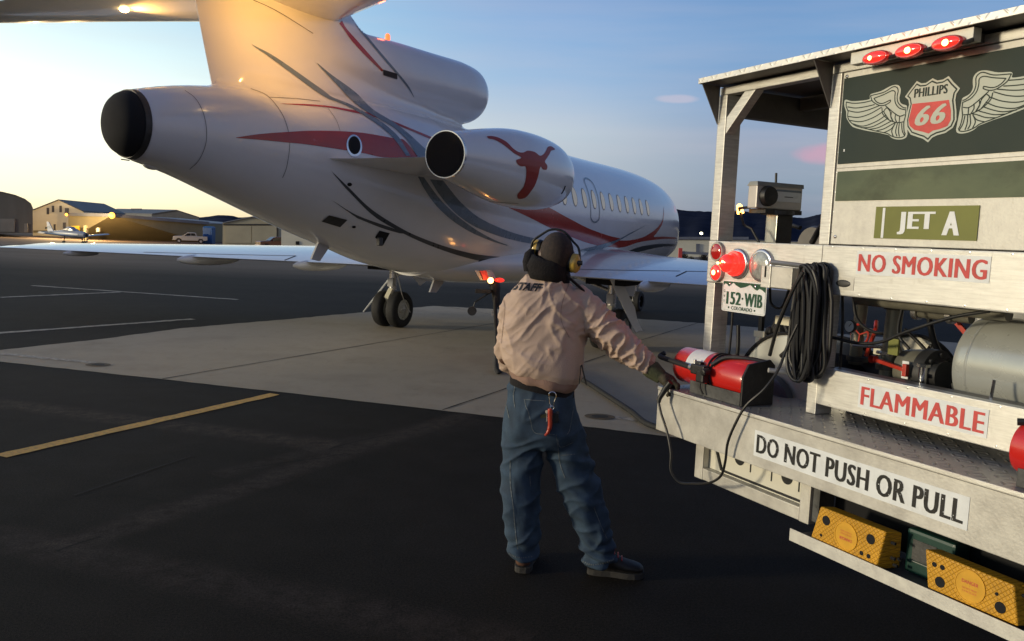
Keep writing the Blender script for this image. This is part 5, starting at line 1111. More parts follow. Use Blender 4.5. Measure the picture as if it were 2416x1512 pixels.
m_ = MB(); m_.tube([tuple(am), (am.x+.03,am.y,am.z-.06), (.13,.16,1.93), (.19,.16,1.862)], .007, 7); m_.tube(spline([(.12,.6,1.87),(.20,.6,1.98),(.33,.6,2.0),(.46,.6,1.95),(.52,.6,1.86)], 6), .016, 8); m_.tube(spline([(-.02,.5,1.863),(-.0,.5,1.93),(.06,.5,1.96),(.13,.5,1.95)], 6), .012, 8); m_.build('cage_hose', 'black_plastic', truck, smooth=True)
m_ = MB(); m_.lathe([(0,.10),(.03,.11),(.05,.10)], (.02,.70,1.86), (0,1,0), 28, True); m_.lathe([(0,.13),(.03,.14),(.05,.13)], (.42,.75,1.84), (0,1,0), 28, True); m_.build('small_reel', 'alu_dark', truck, smooth=True, angle=40)
fr('cage_box', 'dark_metal', (-.14,.10,.86,1.2,1.84,1.97), bevel=.01); fr('cage_locker', 'alu_panel', (.50,.70,.80,1.3,1.86,2.06), bevel=.005)
# lower bay: reels, pipes, valve, tank
def disc(c, r, mt, name, t=.03, hub=None):
    m_ = MB(); m_.lathe([(0,.001),(0,r*.95),(.008,r),(t-.008,r),(t,r*.95),(t,.001)], c, (0,1,0), 56); o = m_.build(name, mt, truck, smooth=True, angle=30)
    m_ = MB(); m_.lathe([(-.004,r-.006),(-.01,r+.004),(0,r+.01),(.02,r+.01),(.03,r)], c, (0,1,0), 56); m_.build('reel_rim', 'rubber', o, smooth=True)
    if hub: m_ = MB(); m_.lathe([(-.05,.001),(-.05,hub),(-.0,hub*1.05)], c, (0,1,0), 40); m_.build('reel_hub', 'reel_dark', o, smooth=True, angle=40)
    return o
mat('reel_satin', (.62,.61,.54), .34, .55, .08, 3); disc((.40,.22,1.03), .385, 'reel_satin', 'hose_reel_flange'); disc((.40,.56,1.03), .36, 'reel_dark', 'hose_reel_flange'); m_ = MB(); m_.cyl((.40,.26,1.03), (.40,.56,1.03), .28, 40); m_.build('hose_on_reel', 'rubber', truck, smooth=True, angle=40)
m_ = MB(); m_.lathe([(0,.001),(.0,.13),(.015,.165),(.05,.17)], (.30,.16,1.03), (0,1,0), 40); m_.build('reel_cover', 'reel_dark', truck, smooth=True, angle=40)
disc((.72,.72,1.19), .25, 'reel_paint', 'hose_reel_flange'); disc((.95,1.05,1.25), .22, 'reel_paint', 'hose_reel_flange')
m_ = MB()
for a in (0, 60, 120): m_.bar((.72-math.cos(math.radians(a))*.2, .70, 1.235-math.sin(math.radians(a))*.2), (.72+math.cos(math.radians(a))*.2, .70, 1.235+math.sin(math.radians(a))*.2), .012, .012)
m_.build('reel_spoke', 'dark_metal', truck)
def pipe(name, mt, pts, r, n=16): m_ = MB(); m_.tube(pts, r, n); return m_.build(name, mt, truck, smooth=True, angle=50)
pipe('pipe', 'pipe_grey', [(.572,.5,1.66), (.555,.5,1.28)], .030); pipe('pipe', 'pipe_grey', [(.922,.3,1.66), (.905,.3,1.15)], .036); pipe('pipe', 'pipe_grey', [(1.0,.35,1.585), (1.25,.35,1.585)], .024)
pipe('header_pipe', 'pipe_grey', [(.80,.20,1.625), (1.5,.20,1.625)], .026)
m_ = MB()
for c, r in (((.572,.5,1.31),.055), ((.912,.3,1.33),.055), ((.915,.3,1.60),.045)): m_.lathe([(-.012,.001),(-.012,r),(.012,r),(.012,.001)], c, (0,0,1), 20)
m_.build_each('pipe_flange', 'dark_metal', truck, smooth=True, angle=40)
m_ = MB(); m_.lathe([(-.13,.045),(-.10,.085),(-.04,.095),(0,.095)], (1.10,.30,1.335), (1,0,0), 32); vb = m_.build('valve_body', 'reel_dark', truck, smooth=True); vb.data.materials[0] = MATS['pipe_grey']
m_ = MB(); m_.lathe([(0,.001),(0,.105),(.05,.105),(.055,.07),(.08,.06),(.08,.001)], (1.105,.30,1.335), (1,0,0), 32); [m_.cyl((1.155,.30+math.cos(k)*.085,1.335+math.sin(k)*.085), (1.17,.30+math.cos(k)*.085,1.335+math.sin(k)*.085), .009, 8) for k in [i*PI/4 for i in range(8)]]; m_.build('valve_flange', 'dark_metal', vb, smooth=True, angle=40)
m_ = MB(); m_.bar((.915,.20,1.368), (1.09,.175,1.350), .022, .016); m_.lathe([(0,.001),(0,.017),(.03,.017)], (.915,.21,1.368), (0,-1,0), 14); m_.box(1.085,1.105,.165,.185,1.322,1.375); m_.build('valve_handle', 'valve_red', vb, bevel=.003)
fr('valve_tag', 'decal_white', (1.068,1.10,.187,.190,1.31,1.385), bevel=0)
m_ = MB(); m_.cyl((1.19,.16,1.30), (1.19,.16,1.385), .017, 14); m_.cyl((1.19,.16,1.285), (1.19,.16,1.302), .026, 6); m_.cyl((1.19,.16,1.378), (1.19,.16,1.39), .026, 6); m_.build('sight_glass', 'chrome', truck, smooth=True, angle=40)
m_ = MB(); m_.tube(spline([(.62,.55,1.50),(.66,.5,1.46),(.64,.5,1.40),(.62,.5,1.33)], 5), .010, 6); m_.bar((.80,.45,1.45), (.79,.45,1.30), .012, .02); m_.bar((1.12,.4,1.58), (1.25,.4,1.47), .012, .02); m_.build_each('red_linkage', 'valve_red', truck)
m_ = MB(); m_.box(.59,.63,.5,.53,1.425,1.465); m_.box(.74,.78,.4,.43,1.36,1.40); m_.build_each('linkage_block', 'cream_wall', truck, bevel=.003)
pipe('hydraulic_hose', 'black_plastic', spline([(.80,.06,1.452),(.90,.10,1.44),(1.02,.10,1.46),(1.15,.09,1.52),(1.35,.08,1.60),(1.5,.08,1.64)], 6), .007, 8)
pipe('hydraulic_hose', 'black_plastic', spline([(.85,.6,1.62),(.90,.6,1.45),(.98,.6,1.33),(1.06,.55,1.28)], 6), .014, 8); pipe('hydraulic_hose', 'black_plastic', spline([(.70,.66,1.47),(.80,.66,1.40),(.92,.66,1.30),(.98,.66,1.2)], 6), .009, 8)
pipe('hydraulic_hose', 'black_plastic', spline([(.105,.08,1.64),(.11,.09,1.45),(.10,.09,1.2),(.10,.09,1.1)], 6), .006, 8); pipe('hydraulic_hose', 'black_plastic', spline([(.125,.12,1.43),(.135,.12,1.3),(.12,.12,1.1)], 6), .010, 8)
m_ = MB(); m_.lathe([(-.02,.001),(-.02,.15),(0,.19),(.03,.2),(1.9,.2)], (1.33,.33,1.405), (1,0,0), 64); m_.build('receiver_tank', 'tank_paint', truck, smooth=True, angle=40)
m_ = MB(); m_.lathe([(.055,.2005),(.06,.2025),(.065,.2005)], (1.33,.33,1.405), (1,0,0), 64); m_.build('tank_weld', 'tank_paint', truck, smooth=True)
m_ = MB(); m_.cyl((1.560,.045,1.30), (1.568,.045,1.395), .006, 8); m_.build('grab_pin', 'chrome', truck)
m_ = MB(); m_.box(.06,.14,.29,.34,1.36,1.395); m_.box(.085,.12,.28,.34,1.33,1.36); m_.box(.30,.46,.2,.24,1.455,1.50); m_.box(.47,.56,.2,.24,1.455,1.505); m_.box(.09,.20,.30,.36,1.24,1.345); m_.build_each('manifold', 'cream_wall', truck, bevel=.004)
m_ = MB(); m_.box(.09,.115,.29,.31,1.395,1.62); m_.ball((.235,.31,1.415), .042, 14); m_.ball((.165,.31,1.40), .03, 14); m_.tube([(.17,.31,1.40),(.20,.31,1.45),(.26,.31,1.45),(.30,.30,1.41)], .014, 8); m_.build('swivel_joint', 'black_plastic', truck, smooth=False)
m_ = MB(); m_.ball((1.1,.30,1.19), 1, 18, (.35,.14,.05)); m_.build('drip_tray', 'rubber', truck, smooth=True)
m_ = MB(); m_.lathe([(0,.001),(0,.028),(.012,.030),(.016,.027),(.016,.001)], (.83,.14,1.505), (0,-1,0), 24); gg = m_.build('pressure_gauge', 'dark_metal', truck, smooth=True, angle=40)
m_ = MB(); m_.lathe([(.0165,.025),(.017,.001)], (.83,.14,1.505), (0,-1,0), 24); m_.build('gauge_face', 'decal_white', gg); m_ = MB(); m_.bar((.83,.1225,1.505), (.842,.1225,1.519), .002, .002); m_.build('gauge_needle', 'black_plastic', gg)
m_ = MB(); m_.cyl((.83,.15,1.475), (.83,.15,1.42), .008, 8); m_.cyl((.83,.15,1.42), (.91,.25,1.42), .008, 8); m_.build('gauge_pipe', 'bare_metal', truck)
m_ = MB(); m_.tube([(.64+.05*math.cos(t), .42, 1.44+.05*math.sin(t)) for t in [2*PI*k/20 for k in range(21)]], .006, 6, cap=False); [m_.bar((.64,.42,1.44), (.64+.05*math.cos(t), .42, 1.44+.05*math.sin(t)), .006, .006) for t in (0.4,2.5,4.6)]; m_.build('hand_wheel', 'valve_red', truck, smooth=True, angle=40)
for q in ((.995,.35,1.585),(1.16,.35,1.585)): m_ = MB(); m_.lathe([(-.012,.001),(-.012,.034),(.012,.034),(.012,.001)], q, (1,0,0), 18); m_.build('pipe_union', 'bare_metal', truck, smooth=True, angle=40)
for p_, r_ in ((spline([(.58,.42,1.63),(.63,.40,1.52),(.73,.38,1.47),(.86,.36,1.47)], 5), .008), (spline([(1.02,.22,1.62),(1.04,.18,1.50),(1.10,.18,1.44)], 5), .007), (spline([(.80,.10,1.64),(.815,.10,1.5),(.80,.12,1.35),(.81,.12,1.2)], 5), .006), (spline([(.30,.15,1.64),(.33,.14,1.56),(.40,.14,1.55),(.44,.14,1.64)], 5), .007), (spline([(.36,.2,1.30),(.45,.2,1.36),(.56,.25,1.34),(.62,.3,1.2)], 5), .012)): pipe('hydraulic_hose', 'black_plastic', p_, r_, 8)
m_ = MB(); m_.box(.872,.955,.262,.268,1.385,1.40); m_.cyl((.885,.262,1.3925), (.885,.25,1.3925), .007, 6); m_.cyl((.945,.262,1.3925), (.945,.25,1.3925), .007, 6); m_.build('pipe_clamp', 'bare_metal', truck)
m_ = MB(); m_.box(.98,1.03,.20,.21,1.40,1.47); m_.build('valve_label', 'decal_olive', truck)
# extinguisher cradle
fr('extinguisher_cradle', 'bracket_grey', (.185,.545,-.222,-.215,1.104,1.165), bevel=.003)
m_ = MB(); m_.prism([(.547,-.222,1.104),(.547,-.222,1.24),(.547,-.19,1.30),(.547,-.06,1.318),(.547,-.03,1.29),(.547,-.03,1.104)], (.012,0,0)); m_.build('cradle_end', 'black_plastic', truck, bevel=.002)
fr('extinguisher_cradle', 'bracket_grey', (1.845,2.2,-.222,-.215,1.104,1.165), bevel=.003)
# the rest of the vehicle ahead of the rear bay
m_ = MB(); rs = []
for y in (1.9, 1.98, 6.2, 6.28):
    k = .93 if y in (1.9, 6.28) else 1
    rs.append([Vector((WD/2+math.copysign(abs(math.cos(t))**.5, math.cos(t))*1.2*k, y, 1.85+math.copysign(abs(math.sin(t))**.6, math.sin(t))*.72*k)) for t in [2*PI*i/40 for i in range(40)]])
m_.rings(rs); m_.build('tank_body', 'alu_panel', truck, smooth=True, angle=30)
fr('chassis', 'dark_metal', (.85,.95,.9,8.6,.72,.9), (1.65,1.75,.9,8.6,.72,.9), bevel=0)
for y in (2.9, 4.1, 7.3):
    for x in (.28, WD-.28):
        m_ = MB(); m_.lathe([(-.14,.28),(-.15,.46),(-.11,.52),(.11,.52),(.15,.46),(.14,.28)], (x,y,.52), (1,0,0), 36); ty = m_.build('tyre', 'rubber', truck, smooth=True)
        m_ = MB(); m_.lathe([(-.13,.285),(-.08,.2),(-.1,.1),(-.12,.001)], (x,y,.52), (1,0,0), 24); m_.lathe([(.13,.285),(.08,.2),(.1,.1),(.12,.001)], (x,y,.52), (1,0,0), 24); m_.build('rim', 'bare_metal', ty, smooth=True)
m_ = MB(); m_.prism([(.1,6.5,.9),(.1,6.5,2.75),(.1,7.6,2.75),(.1,8.2,1.75),(.1,9.2,1.55),(.1,9.25,.8)], (WD-.2,0,0)); m_.build('cab', 'decal_cream', truck, bevel=.06)
m_ = MB(); m_.box(.085,.1,6.9,7.6,1.9,2.5); m_.box(WD-.1,WD-.085,6.9,7.6,1.9,2.5); m_.build('cab_window', 'dark_glass', truck)
# ================================================================== THINGS ON THE TRUCK
def onto(name, loc, label, cat, group=None, rz=0):
    return empty(name, MT @ Matrix.Translation(loc) @ Matrix.Rotation(rz, 4, 'Z'), label, cat, group)
ex = onto('fire_extinguisher', (.0,-.125,1.104), 'red fire extinguisher with white label lying in its cradle beside the gloved hand', 'extinguisher', 'red fire extinguishers on the step deck')
R0 = .092; zc = .112
m_ = MB(); m_.lathe([(.0,.001),(.0,.055),(.012,.075),(.035,R0),(.525,R0),(.545,R0*.92)], (.0,0,zc), (1,0,0), 48); m_.build('cylinder', 'extinguisher_red', ex, smooth=True, angle=50)
m_ = MB(); m_.rings([[Vector((x, -math.cos(t)*(R0+.0012), zc+math.sin(t)*(R0+.0012))) for t in [math.radians(8+d) for d in range(0, 115, 8)]] for x in (.13,.255)], False)
n_ = 15; m_.f = [f for f in m_.f if max(f)-min(f) < 20 and not (0 in f and n_-1 in f)]; m_.m = [0]*len(m_.f)
m_.build('label', 'decal_white', ex, smooth=True)
m_ = MB(); m_.tube(spline([(-.045,-.085,.165),(-.06,-.10,.15),(-.045,-.115,.145),(0,-.118,.142),(.10,-.118,.136),(.20,-.118,.130)], 6), [.013]*31, 10); m_.build('hose', 'rubber', ex, smooth=True)
m_ = MB(); m_.cbox((.275,-.112,.128), (.10,.045,.05)); m_.cbox((.30,-.118,.10), (.055,.04,.06)); m_.cyl((.335,-.11,.13), (.335,-.15,.125), .018, 12); m_.cbox((.25,-.10,.15), (.05,.03,.03)); m_.build('valve', 'black_plastic', ex, bevel=.008)
m_ = MB(); m_.cyl((.205,-.118,.130), (.225,-.118,.130), .016, 14); m_.cyl((.232,-.112,.15), (.232,-.112,.172), .008, 10); m_.build('hose_coupling', 'bare_metal', ex, smooth=True)
m_ = MB()
for x in (.30, .325): m_.tube([(x, -math.cos(t)*(R0+.004), zc+math.sin(t)*(R0+.004)) for t in [math.radians(d) for d in range(-50, 170, 12)]], .005, 6)
m_.tube(spline([(.30,-.12,.10),(.295,-.125,.05),(.31,-.115,.012)], 5), .005, 6); m_.build('strap', 'black_plastic', ex, smooth=True)
m_ = MB(); m_.tube(spline([(.33,-.09,.16),(.38,-.05,.20),(.47,.0,.208),(.55,.05,.200)], 5), .012, 8); m_.build('discharge_tube', 'black_plastic', ex, smooth=True)
ex2 = onto('fire_extinguisher', (2.35,-.125,1.104), 'red fire extinguisher cut off by the right edge of the photo, beside the flammable sign', 'extinguisher', 'red fire extinguishers on the step deck', PI)
for ch in list(ex.children): c_ = ch.copy(); COL.objects.link(c_); c_.parent = ex2
# black cord coil on its pegs
m_ = MB(); rnd = random.Random(11); pts = []
for k in range(24):
    yo = -.030-.0038*k+rnd.uniform(-.004,.004); wv = rnd.uniform(.014,.066); cx_ = .790+rnd.uniform(-.022,.014)-.0006*k; zt_ = 1.782-rnd.uniform(0,.006)-.0006*k; zb_ = 1.268+rnd.uniform(-.012,.03); n = 40
    ring = []
    for i in range(n+1):
        t = 2*PI*i/n; s_, c_ = math.sin(t), math.cos(t)
        x = cx_ + wv*math.copysign(abs(s_)**.75, s_)*(1-.22*c_) + .010*math.sin(3*t+k); z = (zt_+zb_)/2 + (zt_-zb_)/2*math.copysign(abs(c_)**.55, c_); ring.append((x, yo+.008*math.sin(2*t+k*1.3), z))
    m_.tube(ring, .0085, 8)
cc = onto('cord_coil', (.74,-.08,1.28), 'thick coil of black cord hanging from pegs on the rear beam', 'cord coil'); M_ = Matrix.Translation((-.74,.08,-1.28)); m_.v = [M_ @ v for v in m_.v]; m_.build('coiled_cord', 'cable', cc, smooth=True)
m_ = MB(); m_.tube([(x-.74, y+.08, z-1.28) for x, y, z in spline([(.62,-.13,1.35),(.68,-.15,1.5),(.76,-.16,1.66),(.80,-.15,1.74)], 6)], .0085, 8); m_.build('cord_tail', 'cable', cc, smooth=True)
# wheel chocks
def chock_mat():
    m = MATS['chock_yellow']; n = m.node_tree.nodes; l = m.node_tree.links; b = n['Principled BSDF']; t = n.new('ShaderNodeTexCoord'); sp = n.new('ShaderNodeSeparateXYZ'); l.new(t.outputs['Object'], sp.inputs[0])
    def M(op, a, c=None):
        q = n.new('ShaderNodeMath'); q.operation = op
        for i, v in enumerate((a, c)):
            if v is None: continue
            if isinstance(v, (int, float)): q.inputs[i].default_value = v
            else: l.new(v, q.inputs[i])
        return q.outputs[0]
    k = 165; f = lambda s_: M('POWER', M('ABSOLUTE', M('COSINE', M('MULTIPLY', s_, k))), 26)
    h = M('MAXIMUM', f(M('ADD', sp.outputs[0], sp.outputs[2])), f(M('SUBTRACT', sp.outputs[0], sp.outputs[2])))
    src = b.inputs['Base Color'].links[0].from_socket; mx = n.new('ShaderNodeMix'); mx.data_type = 'RGBA'; mx.blend_type = 'MULTIPLY'; l.new(M('MULTIPLY', h, .24), mx.inputs[0]); l.new(src, mx.inputs[6]); mx.inputs[7].default_value = (.35,.25,.2,1); l.new(mx.outputs[2], b.inputs['Base Color'])
    bp = n.new('ShaderNodeBump'); bp.inputs['Strength'].default_value = .7; bp.inputs['Distance'].default_value = .003; l.new(h, bp.inputs['Height']); bp.invert = True; l.new(bp.outputs[0], b.inputs['Normal'])
chock_mat(); mat('chock_plain', (.74,.38,.02), .5, 0, .1, 14)
def chock(P, dep, holes, oc, orad, label, up):
    x0 = P[0][0]; z0 = P[0][1]
    r = onto('wheel_chock', (x0, -.245, .636), label, 'wheel chock', 'yellow wheel chocks on the shelf'); Q = [(a-x0, 0, b-.636) for a, b in P]
    m_ = MB(); n = len(Q); bk = [Vector((a+(.02 if i in (2,3) else .012), dep*(.62 if b > .09 else 1), b*(.97))) for i, (a, _, b) in enumerate(Q)]
    m_.rings([[Vector(q) for q in Q], bk]); b_ = m_.build('body', 'chock_yellow', r, bevel=.007, seg=3)
    for hx, hz, hr in holes:
        m_ = MB(); m_.lathe([(0,hr*1.0),(.0008,hr*1.0)], (hx-x0,-.0005,hz-.636), (0,-1,0), 24, True); m_.build('hole', 'black_hole', b_)
    m_ = MB(); m_.lathe([(0,orad),(.003,orad),(.003,orad*.93),(.0012,orad*.92),(.0012,.001)], (oc[0]-x0,-.0005,oc[1]-.636), (0,-1,0), 40); m_.build('emblem_disc', 'chock_plain', b_, smooth=True, angle=30)
    m_ = MB(); sx = -1 if up else 1
    text_on(m_, 'DANGER', (oc[0]-x0+(.030 if up else -.030), -.0022, oc[1]-.636+(-.006 if up else .006)), (sx,0,0), (0,0,-1 if up else 1), .012, .060, .02)
    for j in (1, 2): text_on(m_, 'DO NOT MOVE' if j == 1 else 'CHOCKS', (oc[0]-x0+(.026 if up else -.026), -.0022, oc[1]-.636+((.010*j) if up else (-.004-.010*j))), (sx,0,0), (0,0,-1 if up else 1), .006, .052, .0)
    m_.build('moulded_words', 'decal_red', b_)
    m_ = MB(); [m_.cyl((Q[2][0]+.004, dep*f, z), (Q[2][0]+.022, dep*f, z), .006, 10) for f, z in ((.3,.12),(.35,.06),(.7,.05),(.5,.03))]; m_.build('side_hole', 'black_hole', b_)
    return r
chock([(1.040,.644),(1.081,.800),(1.396,.800),(1.367,.641)], .11, [(1.117,.752,.0195),(1.334,.750,.0195),(1.097,.684,.006),(1.298,.682,.009),(1.331,.682,.009)], (1.219,.722), .056, 'yellow chock with upside down words, left one on the shelf below the bumper', True)
chock([(1.586,.660),(1.563,.795),(1.885,.790),(1.912,.662)], .11, [(1.632,.699,.019),(1.851,.700,.019),(1.605,.753,.009),(1.636,.754,.009),(1.835,.74,.006)], (1.742,.728), .056, 'yellow chock with chipped paint, right one on the shelf nearest the camera', False)
gc = onto('storage_case', (1.40,-.13,.636), 'dark green plastic case between the two yellow chocks', 'case'); m_ = MB(); m_.box(0,.20,0,.09,0,.17); b_ = m_.build('shell', 'case_green', gc, bevel=.012); m_ = MB(); m_.box(.03,.13,-.003,0,.055,.135); m_.build('label_recess', 'bracket_grey', b_, bevel=.001); m_ = MB(); m_.box(.035,.105,-.006,-.003,.05,.053); m_.build('handle', 'tank_paint', b_)
# hand control cord from the coil down past the bumper and up to the gloved hand
def tpx(f, x, y, yy): return TP(*f(x, y), yy)
cp = [tpx(z4,850,470,-.16), tpx(z4,790,600,-.18), tpx(z4,740,730,-.22), tpx(z4,660,840,-.27), tpx(z4,560,930,-.31), tpx(z4,500,1030,-.32), tpx(z4,455,1140,-.32), tpx(z4,440,1250,-.31), tpx(z4,415,1330,-.30), tpx(z4,350,1370,-.30), tpx(z4,260,1375,-.31), tpx(z4,180,1365,-.33), tpx(z4,132,1300,-.35), tpx(z4,132,1200,-.35), tpx(z4,110,1080,-.35), tpx(z4,78,980,-.345), tpx(z4,62,910,-.34)]
dc = empty('control_cord', MT @ Matrix.Translation(cp[-1]), 'thin black control cord looping below the bumper up to the gloved hand', 'cord')
m_ = MB(); m_.tube([p-cp[-1] for p in spline(cp, 6)], .0062, 8); m_.build('cord', 'cable', dc, smooth=True)
hpt = [tpx(z4,62,915,-.34), tpx(z4,68,890,-.335), tpx(z4,85,862,-.325), tpx(z4,105,830,-.31), tpx(z4,130,800,-.30)]
m_ = MB(); m_.tube([p-cp[-1] for p in hpt], [.010,.012,.014,.016,.015], 12); m_.build('hand_grip', 'black_plastic', dc, smooth=True)
# fuel hose from the jet across the pad to the truck
hs = [MJ @ JPt(z2(945,1430), 1.0)]
g0 = G(1180,860); top = hs[0]
pth = [top + Vector((0,0,.02)), top + Vector((.02,-.15,-.35)), Vector((top.x+.08, top.y-.9, .25)), Vector((top.x+.12, top.y-2.0, .05))] + [G(*q, z=.045) + Vector((0,0,0)) for q in ((1215,850), zk(620,10), zk(760,85), zk(900,175), zk(1060,280), zk(1220,385))]
last = pth[-1]; pth += [Vector((last.x+.55, last.y-.35, .045)), Vector((last.x+1.2, last.y-.3, .05)), Vector((last.x+1.5, last.y+.3, .4))]
hz_ = empty('fuel_hose', Matrix.Translation((pth[-4].x, pth[-4].y, 0)), 'dark fuel hose running over the concrete from the jet to the truck', 'hose'); off_ = Vector((pth[-4].x, pth[-4].y, 0))
m_ = MB(); m_.tube([p-off_ for p in spline(pth, 8)], .030, 12); m_.build('hose', 'rubber', hz_, smooth=True)
m_ = MB(); t0 = top-off_; m_.cyl(t0+Vector((0,0,-.42)), t0+Vector((0,0,-.36)), .05, 16); m_.build('hose_collar', 'parking_white', hz_, smooth=True)
nz = empty('fuel_nozzle', Matrix.Translation(top), 'fuel nozzle with amber and red lights plugged under the wing root', 'nozzle')
m_ = MB(); m_.lathe([(-.30,.035),(-.20,.06),(-.08,.065),(0,.085),(.05,.085),(.16,.07)], (0,0,0), (-.15,0,1), 20); m_.cyl((-.05,-.06,-.05), (-.30,-.08,-.22), .012, 8); m_.lathe([(-.03,.07),(.03,.07)], (-.34,-.08,-.36), (0,1,0), 18, True); m_.cyl((-.3,-.08,-.22), (-.34,-.08,-.36), .01, 6); m_.build('nozzle_body', 'dark_metal', nz, smooth=True, angle=40)
m_ = MB(); m_.box(-.30,-.06,-.14,-.04,-.08,-.02); m_.build('nozzle_guard', 'dark_metal', nz, bevel=.01)
q = MJ @ JPt(z2(922,1392), 1.15) - top; m_ = MB(); m_.ball(q, .045, 12); m_.build('amber_light', 'lens_hot', nz, smooth=True); q2 = MJ @ JPt(z2(966,1390), 1.15) - top; m_ = MB(); m_.ball(q2, .06, 12, (1.3,.6,.6)); m_.build('red_light', 'lens_red_lit', nz, smooth=True)
l_ = bpy.data.lights.new('nozzle_light', 'POINT'); l_.energy = .5; l_.color = (1,.5,.15); l_.shadow_soft_size = .04; lo = bpy.data.objects.new('nozzle_light', l_); COL.objects.link(lo); lo.parent = nz; lo.location = q + Vector((0,-.15,.1))
# ================================================================== PERSON (world coordinates relative to the ground point between the feet)
PB = G(1330, 1352); PB = Vector((PB.x, 4.45, 0))
man = empty('person', Matrix.Translation(PB), 'person in a tan bomber jacket, jeans and yellow ear muffs reaching to the bumper', 'person')
def A(u, v, Y): return at(u, v, Y) - PB
SC = lambda Y: Y*1.0/1980
def ell_ring(ul, ur, v, Y, dep, tilt=0.0, n=36, pw=2.4, yaw=0.0, back=0.0):
    c = A((ul+ur)/2, v, Y); hw = (ur-ul)/2*Y/1980*.985; out = []
    for k in range(n):
        t = 2*PI*k/n; x = math.copysign(abs(math.cos(t))**(2/pw), math.cos(t))*hw; y = math.copysign(abs(math.sin(t))**(2/pw), math.sin(t))*dep
        xr = x*math.cos(yaw)-y*math.sin(yaw); yr = x*math.sin(yaw)+y*math.cos(yaw)
        out.append(c + Vector((xr, yr, -x*tilt + (back if y < 0 else 0)*abs(y)/dep)))
    return out
# ---- body: one continuous skin under the clothes
m_ = MB()
hc = A(1313, 599, 4.37)
m_.ball(hc, 1, 26, (.084,.098,.107)); m_.ball(hc+Vector((-.012,.045,-.065)), 1, 18, (.062,.065,.062)); m_.ball(hc+Vector((-.020,.100,-.022)), 1, 10, (.016,.026,.026)); m_.ball(hc+Vector((-.018,.092,.022)), 1, 12, (.055,.018,.014)); m_.ball(hc+Vector((-.018,.095,-.062)), 1, 10, (.028,.014,.012))
for s_ in (-1, 1): m_.ball(hc+Vector((s_*.088,.0+.01*s_,-.012)), 1, 10, (.012,.022,.034))
m_.tube([hc+Vector((0,0,-.05)), hc+Vector((-.005,-.01,-.13)), A(1295,690,4.40)], [.062,.064,.085], 20)
m_.rings([ell_ring(1215,1380,700,4.40,.10), ell_ring(1200,1370,770,4.40,.115), ell_ring(1205,1355,850,4.41,.11), ell_ring(1205,1350,920,4.42,.12), ell_ring(1205,1350,990,4.43,.12)])
LA = [(1215,712,4.40,26),(1200,780,4.42,20),(1192,845,4.47,17),(1215,865,4.62,15),(1240,862,4.72,13)]
RA = [(1365,710,4.38,27),(1412,765,4.34,25),(1460,810,4.31,21),(1505,850,4.29,17),(1545,880,4.275,12),(1558,888,4.268,9)]
LL = [(1238,980,4.43,36),(1232,1060,4.43,34),(1230,1160,4.44,27),(1232,1250,4.45,22),(1234,1330,4.46,19)]
RL = [(1312,980,4.43,37),(1335,1070,4.43,35),(1372,1165,4.44,28),(1398,1250,4.45,23),(1412,1335,4.46,20)]
def limb(m_, L, k=1.0, n=18, add=0): P = [A(u, v, Y) for u, v, Y, r in L]; m_.tube(P, [r*Y/1980*k+add for u, v, Y, r in L], n)
for L_ in (LA, RA, LL, RL): limb(m_, L_)
body = m_.build('body', 'skin', man, smooth=True, angle=180); blend_mesh(body, .008, 5)
m_ = MB()
for s_ in (-1, 1): m_.ball(hc+Vector((-.018+s_*.032,.092,.005)), .011, 12)
m_.build('eyes', 'decal_white', body, smooth=True)
# ---- short dark hair
m_ = MB(); m_.ball(hc+Vector((0,-.004,.005)), 1, 30, (.088,.102,.109)); hair = m_.build('hair', 'hair', man, smooth=True)
bm = bmesh.new(); bm.from_mesh(hair.data)
bmesh.ops.delete(bm, geom=[v for v in bm.verts if (v.co.y-hc.y) > .062 and (v.co.z-hc.z) < .05 or (v.co.z-hc.z) < -.085], context='VERTS'); bm.to_mesh(hair.data); bm.free()
# ---- jacket
def N3(p, s): return noise.noise(Vector(p)*s)
def folds(o, fn):
    me = o.data; nn = [v.normal.copy() for v in me.vertices]
    for v, n_ in zip(me.vertices, nn): v.co += n_*fn(v.co)
    me.update()
m_ = MB()
TR = [(1250,1335,652,4.385,.070,.10),(1232,1350,668,4.39,.095,.12),(1210,1378,688,4.40,.125,.08),(1196,1398,712,4.405,.145,.02),(1186,1392,745,4.41,.158,.0),(1181,1384,785,4.41,.165,0),(1179,1380,825,4.41,.170,0),(1180,1380,852,4.41,.175,.07),(1185,1378,872,4.41,.172,.13),(1198,1366,888,4.41,.155,.17)]
m_.rings([ell_ring(l, r, v, Y, d, t, 44, 2.5, -.10) for l, r, v, Y, d, t in TR])
RS = [(1352,700,4.39,30),(1385,722,4.37,36),(1418,768,4.345,41),(1452,800,4.32,39),(1485,828,4.305,34),(1512,850,4.29,29),(1531,866,4.28,22)]
LS = [(1222,703,4.41,28),(1204,740,4.42,28),(1198,790,4.44,27),(1194,832,4.48,27),(1200,858,4.54,25),(1222,868,4.64,22),(1245,866,4.72,19)]
limb(m_, RS, 1, 24); limb(m_, LS, 1, 24)
jk = m_.build('jacket', 'jacket', man, smooth=True, angle=180); blend_mesh(jk, .0068, 4)
sh_, cu_ = A(1385,722,4.37), A(1531,866,4.28); axis = (cu_-sh_).normalized(); Larm = (cu_-sh_).length
def ridge_n(x): return 1-abs(x)*2.2
